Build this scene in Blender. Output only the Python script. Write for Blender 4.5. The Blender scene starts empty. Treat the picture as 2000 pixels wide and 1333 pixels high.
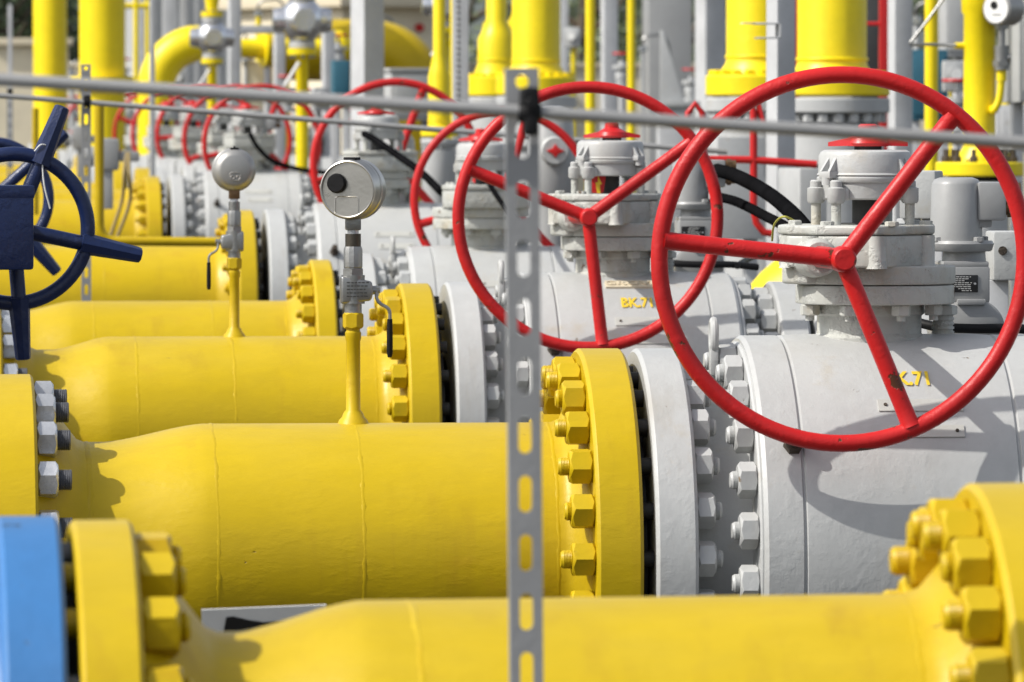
import bpy, bmesh, math, random
from mathutils import Vector, Matrix, Quaternion
random.seed(7)
R = math.radians
PI = math.pi
scene = bpy.context.scene
COL = scene.collection

# ------------------------------------------------------------------ camera frame
FPX = 15000.0                     # focal length in photo pixels (photo is 2000 wide)
YAW = math.atan(1445 / FPX)
PITCH = math.atan(428 / FPX)
CAMZ = 1.752
CAM = Vector((0, 0, CAMZ))
FWD = Vector((math.sin(YAW) * math.cos(PITCH), math.cos(YAW) * math.cos(PITCH), -math.sin(PITCH)))
RGT = Vector((math.cos(YAW), -math.sin(YAW), 0))
UPV = RGT.cross(FWD)

def at(px, py, Y):
    """a measured point of the place: where the sight line of a photo point meets the vertical plane at distance Y"""
    d = FWD + RGT * ((px - 1000) / FPX) + UPV * ((666.5 - py) / FPX)
    return CAM + d * (Y / d.y)

# ------------------------------------------------------------------ materials
def _n(nt, typ, **kw):
    n = nt.nodes.new(typ)
    for k, v in kw.items():
        setattr(n, k, v)
    return n

def paint(name, base, rough=0.4, var=0.10, bump=0.25, bscale=60.0, lumps=0.0, chips=None, chip_lvl=0.70,
          dust=0.0, dust_col=(0.62, 0.56, 0.42), metallic=0.0, stain=None, stain_lvl=0.62, aniso=(1, 1, 1), spec=0.5, coat=0.0, streak=0.0, streak_col=(0.20, 0.15, 0.08), under=0.0):
    m = bpy.data.materials.new(name)
    m.use_nodes = True
    nt = m.node_tree
    nt.nodes.clear()
    L = nt.links.new
    out = _n(nt, 'ShaderNodeOutputMaterial')
    b = _n(nt, 'ShaderNodeBsdfPrincipled')
    L(b.outputs[0], out.inputs[0])
    b.inputs['Roughness'].default_value = rough
    b.inputs['Metallic'].default_value = metallic
    b.inputs['Specular IOR Level'].default_value = spec
    b.inputs['Coat Weight'].default_value = coat
    b.inputs['Coat Roughness'].default_value = 0.15
    tc = _n(nt, 'ShaderNodeTexCoord')
    oi = _n(nt, 'ShaderNodeObjectInfo')
    mul = _n(nt, 'ShaderNodeMath', operation='MULTIPLY'); mul.inputs[1].default_value = 37.0
    L(oi.outputs['Random'], mul.inputs[0])
    add = _n(nt, 'ShaderNodeVectorMath', operation='ADD')
    L(tc.outputs['Object'], add.inputs[0]); L(mul.outputs[0], add.inputs[1])
    mp = _n(nt, 'ShaderNodeMapping'); mp.inputs['Scale'].default_value = aniso
    L(add.outputs[0], mp.inputs[0])
    vec = mp.outputs[0]
    def noise(scale, detail=4.0, rgh=0.55, v=None):
        n = _n(nt, 'ShaderNodeTexNoise')
        n.inputs['Scale'].default_value = scale
        n.inputs['Detail'].default_value = detail
        n.inputs['Roughness'].default_value = rgh
        L(v or vec, n.inputs['Vector'])
        return n.outputs['Fac']
    def ramp(fac, a, c):
        r = _n(nt, 'ShaderNodeMapRange'); r.inputs[1].default_value = a; r.inputs[2].default_value = c
        L(fac, r.inputs[0]); return r.outputs[0]
    def mix(fac, A, B):
        x = _n(nt, 'ShaderNodeMix', data_type='RGBA')
        if isinstance(fac, float): x.inputs[0].default_value = fac
        else: L(fac, x.inputs[0])
        for i, q in ((6, A), (7, B)):
            if isinstance(q, tuple): x.inputs[i].default_value = (*q, 1)
            else: L(q, x.inputs[i])
        return x.outputs[2]
    dark = tuple(c * (1 - var) for c in base); lite = tuple(min(1, c * (1 + var)) for c in base)
    col = mix(ramp(noise(3.5, 5), 0.3, 0.7), dark, lite)
    fine = ramp(noise(30, 6, 0.7), 0.35, 0.65)
    col = mix(fine, mix(0.06, col, (0.02, 0.02, 0.015)), col)
    if stain:
        st = ramp(noise(7.0, 7, 0.65), stain_lvl, stain_lvl + 0.12)
        sm = _n(nt, 'ShaderNodeMath', operation='MULTIPLY'); sm.inputs[1].default_value = 0.55
        L(st, sm.inputs[0])
        col = mix(sm.outputs[0], col, stain)
    if streak > 0:
        m2 = _n(nt, 'ShaderNodeMapping'); m2.inputs['Scale'].default_value = (13, 6, 1.1)
        L(add.outputs[0], m2.inputs[0])
        s1 = ramp(noise(1.0, 6, 0.6, m2.outputs[0]), 0.52, 0.74)
        s2 = _n(nt, 'ShaderNodeMath', operation='MULTIPLY'); L(s1, s2.inputs[0]); L(ramp(noise(2.2, 3), 0.42, 0.62), s2.inputs[1])
        s3 = _n(nt, 'ShaderNodeMath', operation='MULTIPLY'); L(s2.outputs[0], s3.inputs[0]); s3.inputs[1].default_value = streak
        col = mix(s3.outputs[0], col, streak_col)
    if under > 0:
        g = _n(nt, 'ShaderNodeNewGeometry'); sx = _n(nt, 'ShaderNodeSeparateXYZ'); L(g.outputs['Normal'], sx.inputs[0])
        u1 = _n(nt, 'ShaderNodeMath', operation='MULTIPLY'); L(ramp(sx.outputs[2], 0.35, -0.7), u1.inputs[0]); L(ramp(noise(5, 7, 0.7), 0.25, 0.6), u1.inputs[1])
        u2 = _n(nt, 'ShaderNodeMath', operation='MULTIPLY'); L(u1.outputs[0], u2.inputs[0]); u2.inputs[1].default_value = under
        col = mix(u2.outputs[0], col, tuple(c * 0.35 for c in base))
    if dust > 0:
        g = _n(nt, 'ShaderNodeNewGeometry'); sx = _n(nt, 'ShaderNodeSeparateXYZ'); L(g.outputs['Normal'], sx.inputs[0])
        dm = _n(nt, 'ShaderNodeMath', operation='MULTIPLY'); L(ramp(sx.outputs[2], 0.45, 1.0), dm.inputs[0])
        L(ramp(noise(6, 5), 0.2, 0.8), dm.inputs[1])
        d2 = _n(nt, 'ShaderNodeMath', operation='MULTIPLY'); L(dm.outputs[0], d2.inputs[0]); d2.inputs[1].default_value = dust
        col = mix(d2.outputs[0], col, dust_col)
    rgh = ramp(noise(11, 5), 0.2, 0.8)
    rm = _n(nt, 'ShaderNodeMapRange'); L(rgh, rm.inputs[0]); rm.inputs[3].default_value = rough * 0.8; rm.inputs[4].default_value = min(1, rough * 1.25)
    rfac = rm.outputs[0]
    h = noise(bscale, 5, 0.6)
    bp = _n(nt, 'ShaderNodeBump'); bp.inputs['Strength'].default_value = bump; bp.inputs['Distance'].default_value = 0.004
    L(h, bp.inputs['Height'])
    nrm = bp.outputs[0]
    if lumps > 0:
        l1 = ramp(noise(22, 6, 0.62), 0.50, 0.66)
        b2 = _n(nt, 'ShaderNodeBump'); b2.inputs['Strength'].default_value = lumps; b2.inputs['Distance'].default_value = 0.006
        L(l1, b2.inputs['Height']); L(nrm, b2.inputs['Normal']); nrm = b2.outputs[0]
    if chips:
        c1 = ramp(noise(16, 6, 0.6), chip_lvl, chip_lvl + 0.02)
        col = mix(c1, col, chips)
        b3 = _n(nt, 'ShaderNodeBump'); b3.inputs['Strength'].default_value = 0.6; b3.inputs['Distance'].default_value = 0.002; b3.invert = True
        L(c1, b3.inputs['Height']); L(nrm, b3.inputs['Normal']); nrm = b3.outputs[0]
    L(col, b.inputs['Base Color']); L(rfac, b.inputs['Roughness']); L(nrm, b.inputs['Normal'])
    return m

M = {}
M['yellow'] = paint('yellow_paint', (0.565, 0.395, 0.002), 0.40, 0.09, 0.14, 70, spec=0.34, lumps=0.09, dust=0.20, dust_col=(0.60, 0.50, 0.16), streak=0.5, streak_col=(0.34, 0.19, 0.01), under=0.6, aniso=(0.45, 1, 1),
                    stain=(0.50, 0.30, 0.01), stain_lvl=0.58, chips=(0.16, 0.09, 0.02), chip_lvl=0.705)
M['yellow_bright'] = paint('yellow_paint_bright', (0.92, 0.72, 0.003), 0.40, 0.06, 0.10, 60, lumps=0.1)
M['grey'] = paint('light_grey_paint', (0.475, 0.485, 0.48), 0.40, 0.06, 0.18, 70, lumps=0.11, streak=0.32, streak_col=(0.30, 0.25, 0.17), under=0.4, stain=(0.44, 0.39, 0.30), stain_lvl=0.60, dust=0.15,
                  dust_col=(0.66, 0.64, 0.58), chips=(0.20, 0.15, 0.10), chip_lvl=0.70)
M['grey_rough'] = paint('thick_grey_paint', (0.475, 0.485, 0.455), 0.45, 0.09, 0.35, 45, lumps=0.55, streak=0.5, streak_col=(0.33, 0.25, 0.13), stain=(0.42, 0.34, 0.2), stain_lvl=0.56, dust=0.15,
                        dust_col=(0.68, 0.66, 0.58), chips=(0.16, 0.10, 0.06), chip_lvl=0.69)
M['grey_far'] = paint('far_grey_paint', (0.47, 0.48, 0.48), 0.5, 0.12, 0.1, 20, stain=(0.35, 0.30, 0.22))
M['grey_mid'] = paint('mid_grey_paint', (0.33, 0.335, 0.335), 0.38, 0.06, 0.12, 90, coat=0.2)
M['steelwork'] = paint('galvanised_steelwork', (0.50, 0.51, 0.52), 0.5, 0.14, 0.15, 40, stain=(0.25, 0.2, 0.14), stain_lvl=0.66)
M['red'] = paint('red_paint', (0.55, 0.013, 0.014), 0.42, 0.16, 0.22, 60, lumps=0.15, chips=(0.10, 0.035, 0.015), chip_lvl=0.63, spec=0.38)
M['red_clean'] = paint('red_paint_clean', (0.55, 0.013, 0.014), 0.36, 0.08, 0.15, 60)
M['navy'] = paint('navy_paint', (0.007, 0.019, 0.080), 0.36, 0.25, 0.25, 80, lumps=0.2)
M['blue'] = paint('blue_paint', (0.045, 0.175, 0.42), 0.42, 0.08, 0.15, 70, streak=0.3, streak_col=(0.03, 0.10, 0.22), chips=(0.03, 0.08, 0.16), chip_lvl=0.66)
M['post'] = paint('galvanised_strip', (0.28, 0.285, 0.29), 0.55, 0.12, 0.2, 90, spec=0.4)
M['rod'] = paint('galvanised_rod', (0.36, 0.36, 0.355), 0.48, 0.22, 0.3, 60, metallic=0.25, stain=(0.25, 0.21, 0.15), stain_lvl=0.6, aniso=(0.2, 1, 1))
M['black'] = paint('black_rubber', (0.008, 0.008, 0.009), 0.55, 0.3, 0.2, 80, spec=0.22)
M['hose'] = paint('black_hose_rubber', (0.007, 0.007, 0.008), 0.85, 0.3, 0.1, 80, spec=0.0)
M['gap'] = paint('dark_gasket', (0.012, 0.012, 0.012), 0.6, 0.3, 0.2, 60)
M['zinc'] = paint('zinc_plated_steel', (0.60, 0.615, 0.64), 0.26, 0.3, 0.3, 90, metallic=0.6, stain=(0.95, 0.95, 0.93), stain_lvl=0.56)
M['stud'] = paint('bare_stud_steel', (0.16, 0.165, 0.18), 0.42, 0.3, 0.3, 90, metallic=0.6)
M['stainless'] = paint('stainless_case', (0.55, 0.53, 0.49), 0.30, 0.06, 0.06, 150, metallic=0.95)
M['stainless_matt'] = paint('stainless_matt_back', (0.40, 0.395, 0.38), 0.42, 0.06, 0.06, 150, metallic=0.55)
M['fitting'] = paint('steel_fitting', (0.34, 0.34, 0.33), 0.36, 0.15, 0.2, 120, metallic=0.8)
M['fitting_dark'] = paint('dark_steel_fitting', (0.09, 0.08, 0.065), 0.4, 0.2, 0.2, 120, metallic=0.7)
M['brass'] = paint('brown_brass', (0.20, 0.12, 0.06), 0.4, 0.2, 0.2, 100, metallic=0.7)
M['chrome'] = paint('bright_regulator', (0.72, 0.73, 0.75), 0.22, 0.08, 0.1, 40, metallic=0.9)
M['rust'] = paint('rusty_steel', (0.06, 0.045, 0.032), 0.7, 0.4, 0.6, 60, lumps=0.5)
M['cream'] = paint('cream_badge', (0.68, 0.60, 0.44), 0.5, 0.05, 0.2, 60)
M['ochre'] = paint('stencil_ochre', (0.80, 0.56, 0.03), 0.55, 0.12, 0.2, 60)
M['plate'] = paint('aluminium_plate', (0.56, 0.56, 0.52), 0.45, 0.08, 0.15, 60, metallic=0.15)
M['black_plate'] = paint('black_nameplate', (0.010, 0.010, 0.011), 0.35, 0.2, 0.05, 60)
M['white'] = paint('white_marking', (0.75, 0.75, 0.73), 0.5, 0.04, 0.05, 60)
M['beige'] = paint('beige_render', (0.78, 0.70, 0.52), 0.8, 0.08, 0.2, 10)
M['teal'] = paint('teal_panel', (0.03, 0.13, 0.19), 0.5, 0.12, 0.1, 30)
M['dark'] = paint('dark_machinery', (0.05, 0.05, 0.05), 0.6, 0.3, 0.2, 10)
M['tan_cable'] = paint('tan_cable', (0.30, 0.22, 0.08), 0.5, 0.15, 0.1, 60)
M['bark'] = paint('bark', (0.10, 0.075, 0.05), 0.9, 0.3, 0.6, 20)
M['ground'] = paint('gravel_ground', (0.06, 0.056, 0.05), 0.9, 0.25, 0.6, 30, stain=(0.05, 0.045, 0.035), stain_lvl=0.5)
M['glass'] = paint('dial_glass_white', (0.85, 0.85, 0.83), 0.2, 0.02, 0.0, 10)

def leaf_mat(name, a, c):
    m = bpy.data.materials.new(name); m.use_nodes = True
    nt = m.node_tree; b = nt.nodes['Principled BSDF']
    g = _n(nt, 'ShaderNodeNewGeometry'); mx = _n(nt, 'ShaderNodeMix', data_type='RGBA')
    mx.inputs[6].default_value = (*a, 1); mx.inputs[7].default_value = (*c, 1)
    nt.links.new(g.outputs['Random Per Island'], mx.inputs[0]); nt.links.new(mx.outputs[2], b.inputs['Base Color'])
    b.inputs['Roughness'].default_value = 0.6
    return m
M['leaf_dark'] = leaf_mat('dark_leaves', (0.02, 0.04, 0.015), (0.07, 0.10, 0.035))
M['leaf_mid'] = leaf_mat('mid_leaves', (0.09, 0.13, 0.05), (0.26, 0.30, 0.17))

# ------------------------------------------------------------------ mesh collector
class MB:
    def __init__(s): s.v = []; s.f = []
    def add(s, vs, fs, mat=None):
        o = len(s.v)
        s.v += [tuple(mat @ Vector(p)) if mat else tuple(p) for p in vs]
        s.f += [[i + o for i in q] for q in fs]
        return s
    def lathe(s, prof, org=(0, 0, 0), axis=(1, 0, 0), seg=48, a0=0.0):
        """prof: (distance along the axis, radius); radius 0 ends close to a point"""
        ax = Vector(axis).normalized()
        q = Vector((1, 0, 0)).rotation_difference(ax)
        vs, fs, rings = [], [], []
        for x, r in prof:
            if r <= 1e-7:
                rings.append([len(vs)]); vs.append((x, 0, 0))
            else:
                rings.append(list(range(len(vs), len(vs) + seg)))
                for i in range(seg):
                    a = a0 + 2 * PI * i / seg
                    vs.append((x, r * math.sin(a), r * math.cos(a)))
        for A, B in zip(rings, rings[1:]):
            for i in range(seg):
                j = (i + 1) % seg
                if len(A) == 1 and len(B) == 1: continue
                if len(A) == 1: fs.append([A[0], B[j], B[i]])
                elif len(B) == 1: fs.append([A[i], A[j], B[0]])
                else: fs.append([A[i], A[j], B[j], B[i]])
        mt = Matrix.Translation(Vector(org)) @ q.to_matrix().to_4x4()
        return s.add(vs, fs, mt)
    def cyl(s, p0, p1, r0, r1=None, seg=24, ch=0.0):
        p0 = Vector(p0); p1 = Vector(p1); l = (p1 - p0).length
        r1 = r0 if r1 is None else r1
        if ch > 0: prof = [(0, 0), (0, r0 - ch), (ch, r0), (l - ch, r1), (l, r1 - ch), (l, 0)]
        else: prof = [(0, 0), (0, r0), (l, r1), (l, 0)]
        return s.lathe(prof, p0, p1 - p0, seg)
    def box(s, c, size, bev=0.0, rot=None, seg=2):
        bm = bmesh.new()
        bmesh.ops.create_cube(bm, size=1.0)
        for v in bm.verts: v.co = Vector((v.co.x * size[0], v.co.y * size[1], v.co.z * size[2]))
        if bev > 0: bmesh.ops.bevel(bm, geom=bm.edges[:], offset=bev, segments=seg, profile=0.6, affect='EDGES')
        mt = Matrix.Translation(Vector(c)) @ (rot.to_matrix().to_4x4() if rot else Matrix())
        bm.verts.index_update()
        s.add([v.co.copy() for v in bm.verts], [[v.index for v in f.verts] for f in bm.faces], mt)
        bm.free(); return s
    def prism(s, poly, z0, z1, bev=0.0, mat=None, seg=3):
        """poly in x,y extruded along z, edges rounded"""
        bm = bmesh.new()
        vs = [bm.verts.new((x, y, z0)) for x, y in poly]
        f = bm.faces.new(vs)
        if f.normal.z > 0: f.normal_flip()
        r = bmesh.ops.extrude_face_region(bm, geom=[f])
        for e in r['geom']:
            if isinstance(e, bmesh.types.BMVert): e.co.z = z1
        bmesh.ops.recalc_face_normals(bm, faces=bm.faces[:])
        if bev > 0: bmesh.ops.bevel(bm, geom=bm.edges[:], offset=bev, segments=seg, profile=0.5, affect='EDGES', clamp_overlap=True)
        bm.verts.index_update()
        s.add([v.co.copy() for v in bm.verts], [[v.index for v in f.verts] for f in bm.faces], mat)
        bm.free(); return s
    def tube(s, pts, r, seg=14, closed=False, caps=True):
        pts = [Vector(p) for p in pts]; n = len(pts)
        rs = r if isinstance(r, (list, tuple)) else [r] * n
        vs, fs = [], []
        up = None
        for i, p in enumerate(pts):
            a = pts[(i - 1) % n] if closed or i > 0 else p
            b = pts[(i + 1) % n] if closed or i < n - 1 else p
            t = (b - a).normalized()
            if up is None:
                up = Vector((0, 0, 1)) if abs(t.z) < 0.9 else Vector((0, 1, 0))
            u = (up - t * up.dot(t))
            u = u.normalized() if u.length > 1e-6 else t.orthogonal().normalized()
            up = u; w = t.cross(u)
            for k in range(seg):
                an = 2 * PI * k / seg
                vs.append(p + (u * math.cos(an) + w * math.sin(an)) * rs[i])
        m = n if closed else n - 1
        for i in range(m):
            for k in range(seg):
                a = i * seg + k; b = i * seg + (k + 1) % seg
                c = ((i + 1) % n) * seg + (k + 1) % seg; d = ((i + 1) % n) * seg + k
                fs.append([a, b, c, d])
        if not closed and caps:
            fs.append(list(range(seg))[::-1]); fs.append([(n - 1) * seg + k for k in range(seg)])
        return s.add(vs, fs)
    def hexnut(s, af, L, org=(0, 0, 0), axis=(1, 0, 0), spin=0.0, bore=0.0):
        """hexagon nut with chamfered corners, across flats af, length L"""
        rc = af / 2 / math.cos(PI / 6); rf = af / 2
        q = Vector((1, 0, 0)).rotation_difference(Vector(axis).normalized())
        vs, fs = [], []
        def ring(fx, fr):
            b = len(vs)
            for i in range(12):
                a = spin + PI * i / 6
                c = (i % 2 == 0)
                vs.append((fx(c), fr(c) * math.sin(a), fr(c) * math.cos(a)))
            return list(range(b, b + 12))
        rr = [ring(lambda c: 0, lambda c: rf * 0.93), ring(lambda c: L * (0.14 if c else 0.04), lambda c: rc if c else rf),
              ring(lambda c: L * (0.86 if c else 0.96), lambda c: rc if c else rf), ring(lambda c: L, lambda c: rf * 0.93)]
        for A, B in zip(rr, rr[1:]):
            for i in range(12):
                j = (i + 1) % 12; fs.append([A[i], A[j], B[j], B[i]])
        fs.append(rr[0][::-1]); fs.append(rr[-1])
        return s.add(vs, fs, Matrix.Translation(Vector(org)) @ q.to_matrix().to_4x4())
    def mesh(s, name, mat, angle=35):
        me = bpy.data.meshes.new(name)
        me.from_pydata([tuple(v) for v in s.v], [], s.f)
        bm = bmesh.new(); bm.from_mesh(me)
        bmesh.ops.recalc_face_normals(bm, faces=bm.faces[:])
        bm.to_mesh(me); bm.free()
        me.materials.append(mat)
        me.shade_smooth()
        if angle < 180: me.set_sharp_from_angle(angle=R(angle))
        return me
    def build(s, name, mat, parent=None, loc=(0, 0, 0), rot=None, angle=35):
        return link(s.mesh(name, mat, angle), name, parent, loc, rot)

def link(me, name, parent=None, loc=(0, 0, 0), rot=None):
    o = bpy.data.objects.new(name, me); COL.objects.link(o)
    o.location = loc
    if rot is not None: o.rotation_euler = rot
    if parent: o.parent = parent
    return o

def tag(o, label=None, cat=None, group=None, kind=None):
    if label: o['label'] = label
    if cat: o['category'] = cat
    if group: o['group'] = group
    if kind: o['kind'] = kind
    return o

def thing(name, label, cat, loc=(0, 0, 0), rz=0.0, group=None):
    o = bpy.data.objects.new(name, None); COL.objects.link(o)
    o.empty_display_size = 0.1
    o.location = loc; o.rotation_euler = (0, 0, rz)
    return tag(o, label, cat, group)

def copy_tree(o, parent=None, skip=()):
    c = o.copy(); COL.objects.link(c)
    c.parent = parent
    if parent: c.matrix_parent_inverse = o.matrix_parent_inverse.copy()
    for ch in list(o.children):
        if ch.name.split('.')[0] in skip: continue
        copy_tree(ch, c, skip)
    return c

def arc(c, r, a0, a1, n, plane='xz'):
    out = []
    for i in range(n + 1):
        a = R(a0 + (a1 - a0) * i / n)
        if plane == 'xz': out.append(Vector(c) + Vector((r * math.cos(a), 0, r * math.sin(a))))
        elif plane == 'xy': out.append(Vector(c) + Vector((r * math.cos(a), r * math.sin(a), 0)))
        else: out.append(Vector(c) + Vector((0, r * math.cos(a), r * math.sin(a))))
    return out

def smooth_path(pts, n=8):
    pts = [Vector(p) for p in pts]
    P = [pts[0] * 2 - pts[1]] + pts + [pts[-1] * 2 - pts[-2]]
    out = []
    for i in range(1, len(P) - 2):
        a, b, c, d = P[i - 1:i + 3]
        for k in range(n):
            t = k / n
            out.append(0.5 * ((2 * b) + (c - a) * t + (2 * a - 5 * b + 4 * c - d) * t * t + (3 * b - a - 3 * c + d) * t ** 3))
    out.append(pts[-1]); return out

# ------------------------------------------------------------------ shared fasteners
def nut_mesh(mat, name, af=0.062, L=0.045, stick=0.017, rs=0.018, threads=True, studmat=None):
    m = MB(); m.hexnut(af, L)
    prof = [(L - 0.004, rs)]
    if threads:
        k = 6
        for i in range(k):
            x = L + stick * i / k
            prof += [(x, rs * 0.95), (x + stick / k * 0.5, rs)]
    prof += [(L + stick, rs * 0.94), (L + stick + 0.004, rs * 0.8), (L + stick + 0.004, 0)]
    m.lathe(prof, seg=20)
    return m.mesh(name, mat, 32)
NUT = {k: nut_mesh(M[mk], 'nut_' + k) for k, mk in (('yellow', 'yellow'), ('grey', 'grey'))}
NUT['yellow_short'] = nut_mesh(M['yellow'], 'nut_yellow_short', stick=0.008)
NUT['grey_short'] = nut_mesh(M['grey'], 'nut_grey_short', L=0.037, stick=0.010)
NUT['zinc'] = MB().hexnut(0.064, 0.040).mesh('zinc_nut', M['zinc'], 32)
_m = MB()
_p = [(0, 0), (0, 0.02)]
for i in range(7): _p += [(0.040 + i * 0.0035, 0.0185), (0.040 + i * 0.0035 + 0.0018, 0.0205)]
_p += [(0.066, 0.0185), (0.066, 0)]
STUD_END = _m.lathe(_p, seg=22).mesh('stud_end', M['stud'], 25)

def nut_ring(parent, x, rad, n, kind, dirx=1, off=0.0, lo=-0.55, back=True, kinds=None):
    for i in range(n):
        a = 2 * PI * i / n + off
        y, z = -rad * math.sin(a), rad * math.cos(a)
        if z < lo * rad: continue
        if y > 0.35 * rad and z < 0.45 * rad: continue
        kk = kind if not kinds else kinds[i % len(kinds)]
        o = link(NUT[kk], 'stud_nut', parent, (x, y, z), (random.uniform(-0.5, 0.5), 0, 0 if dirx > 0 else PI))
        if kk == 'zinc':
            link(STUD_END, 'stud_end', o)

def flange_profile(x0, x1, r_in, ro, ch=0.007):
    return [(x0, r_in), (x0, ro - ch), (x0 + ch * 0.6, ro - ch * 0.3), (x0 + ch, ro), (x1 - ch, ro), (x1 - ch * 0.6, ro - ch * 0.3), (x1, ro - ch), (x1, r_in)]

def weld(parent, x, r, mat, w=0.0175, h=0.006):
    m = MB()
    n = 72
    m.tube([(x + random.uniform(-0.0015, 0.0015), r * math.sin(2 * PI * i / n), r * math.cos(2 * PI * i / n)) for i in range(n)],
           [w * random.uniform(0.975, 1.03) * 0.8 for i in range(n)], 12, closed=True)
    return m.build('weld_bead', mat, parent, angle=180)
# ------------------------------------------------------------------ gas lines
RP, RS, RF, RFS = 0.262, 0.227, 0.407, 0.360   # big pipe, small pipe, big flange, small flange radii

def text_mesh(txt, size, name, mat, mapper, extrude=0.0):
    cu = bpy.data.curves.new('lettering', 'FONT'); cu.body = txt; cu.size = size; cu.align_x = 'CENTER'; cu.align_y = 'CENTER'; cu.resolution_u = 3
    cu.extrude = extrude; cu.offset = size * (0.034 if extrude == 0 else 0.02)
    o = bpy.data.objects.new('lettering', cu); COL.objects.link(o)
    dg = bpy.context.evaluated_depsgraph_get(); dg.update()
    me = bpy.data.meshes.new_from_object(o.evaluated_get(dg))
    bpy.data.objects.remove(o); bpy.data.curves.remove(cu)
    bm = bmesh.new(); bm.from_mesh(me)
    bmesh.ops.subdivide_edges(bm, edges=[e for e in bm.edges if e.calc_length() > size * 0.2], cuts=2)
    for v in bm.verts: v.co = mapper(v.co)
    bmesh.ops.recalc_face_normals(bm, faces=bm.faces[:])
    bm.to_mesh(me); bm.free()
    me.name = name; me.materials.clear(); me.materials.append(mat)
    return me

def cyl_patch(x0, x1, p0, p1, r, th, n=8):
    """thin plate bent round the pipe: from x0 to x1, from angle p0 to p1 (0 = top, positive toward the viewer)"""
    m = MB(); vs = []; fs = []
    for k in range(n + 1):
        p = R(p0 + (p1 - p0) * k / n)
        for rr in (r - 0.006, r + th):
            for x in (x0, x1): vs.append((x, -rr * math.sin(p), rr * math.cos(p)))
    for k in range(n):
        a = k * 4; b = a + 4
        fs += [[a + 2, a + 3, b + 3, b + 2], [a, b, b + 1, a + 1], [a, a + 2, b + 2, b], [a + 1, b + 1, b + 3, a + 3]]
    fs += [[0, 1, 3, 2], [n * 4, n * 4 + 2, n * 4 + 3, n * 4 + 1]]
    return m.add(vs, fs)

def make_line(Y, zax, cfg, label, group='yellow gas lines running side by side', tilt=0.0):
    ypx = 238 + 15000 / Y * (CAMZ - zax) / 1.0
    X = lambda px: at(px, ypx, Y).x
    Xf = X(cfg['face'])
    RFx = cfg.get('rf', RF)
    t = thing('gas_pipe', label, 'gas pipe', (Xf, Y, zax), 0, group)
    t.rotation_euler.y = tilt
    q = lambda px: X(px) - Xf
    fl = q(cfg['flange_left'])
    wr = q(cfg['weld_right'])
    lf = q(cfg['left_face']) if 'left_face' in cfg else None
    prof = []
    if lf is not None:
        prof += [(lf - 0.004, 0.31), (lf + 0.012, 0.300), (lf + 0.055, 0.272), (lf + 0.085, RS + 0.006), (lf + 0.10, RS)]
        a, b = q(cfg['red0']), q(cfg['red1'])
        for k in range(13):
            u = k / 12; prof.append((a + (b - a) * u, RS + (RP - RS) * (0.45 * u + 0.55 * (3 * u * u - 2 * u ** 3))))
    else:
        prof += [(q(cfg['left_end']), RP)]
    x0 = prof[-1][0]
    nseg = 26
    for k in range(1, nseg + 1): prof.append((x0 + (wr - x0) * k / nseg, RP))
    prof += [(wr + 0.012, RP + 0.001), (wr + 0.03, RP + 0.008), (fl - 0.01, 0.318), (fl + 0.004, 0.325)]
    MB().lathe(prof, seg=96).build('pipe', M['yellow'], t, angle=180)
    for w in cfg.get('welds', []):
        px, r = w
        weld(t, q(px), r - (0.0131 if r > 0.25 else 0.0124), M['yellow'])
    # right flange
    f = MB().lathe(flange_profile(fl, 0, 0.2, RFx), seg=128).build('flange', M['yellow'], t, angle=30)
    nut_ring(f, fl, 0.356 * RFx / RF, 24, 'yellow', -1, off=R(cfg.get('off', -2)), kinds=['yellow', 'yellow', 'yellow_short'])
    # gasket ring with the studs crossing the gap
    g = MB().lathe([(-0.002, 0.1), (-0.002, 0.325), (0.016, 0.325), (0.016, 0.1)], seg=64)
    for i in range(24):
        a = 2 * PI * i / 24 + R(cfg.get('off', -2)); y, z = -0.356 * math.sin(a), 0.356 * math.cos(a)
        g.cyl((-0.01, y, z), (0.024, y, z), 0.0165, seg=12)
    g.build('gasket', M['gap'], t)
    if lf is not None:
        l2 = lf - cfg.get('lt', 0.075)
        f2 = MB().lathe(flange_profile(l2, lf, 0.15, RFS, 0.006), seg=128).build('flange', M['yellow'], t, angle=30)
        nut_ring(f2, lf, 0.312, 20, cfg.get('lk', 'zinc'), 1, off=R(cfg.get('loff', 4)))
        if cfg.get('ext'):
            # mating flange and pipe that go on to the left
            MB().lathe([(l2 - 0.016, 0.15), (l2 - 0.016, 0.29), (l2 + 0.002, 0.29), (l2 + 0.002, 0.15)], seg=64).build('gasket', M['gap'], t)
            f3 = MB().lathe(flange_profile(l2 - 0.09, l2 - 0.014, 0.15, RFS, 0.006), seg=96).build('flange', M['yellow'], t, angle=30)
            MB().lathe([(l2 - 1.4, RS), (l2 - 0.2, RS), (l2 - 0.08, 0.29)], seg=64).build('pipe', M['yellow'], t, angle=180)
    return t, Xf

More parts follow.
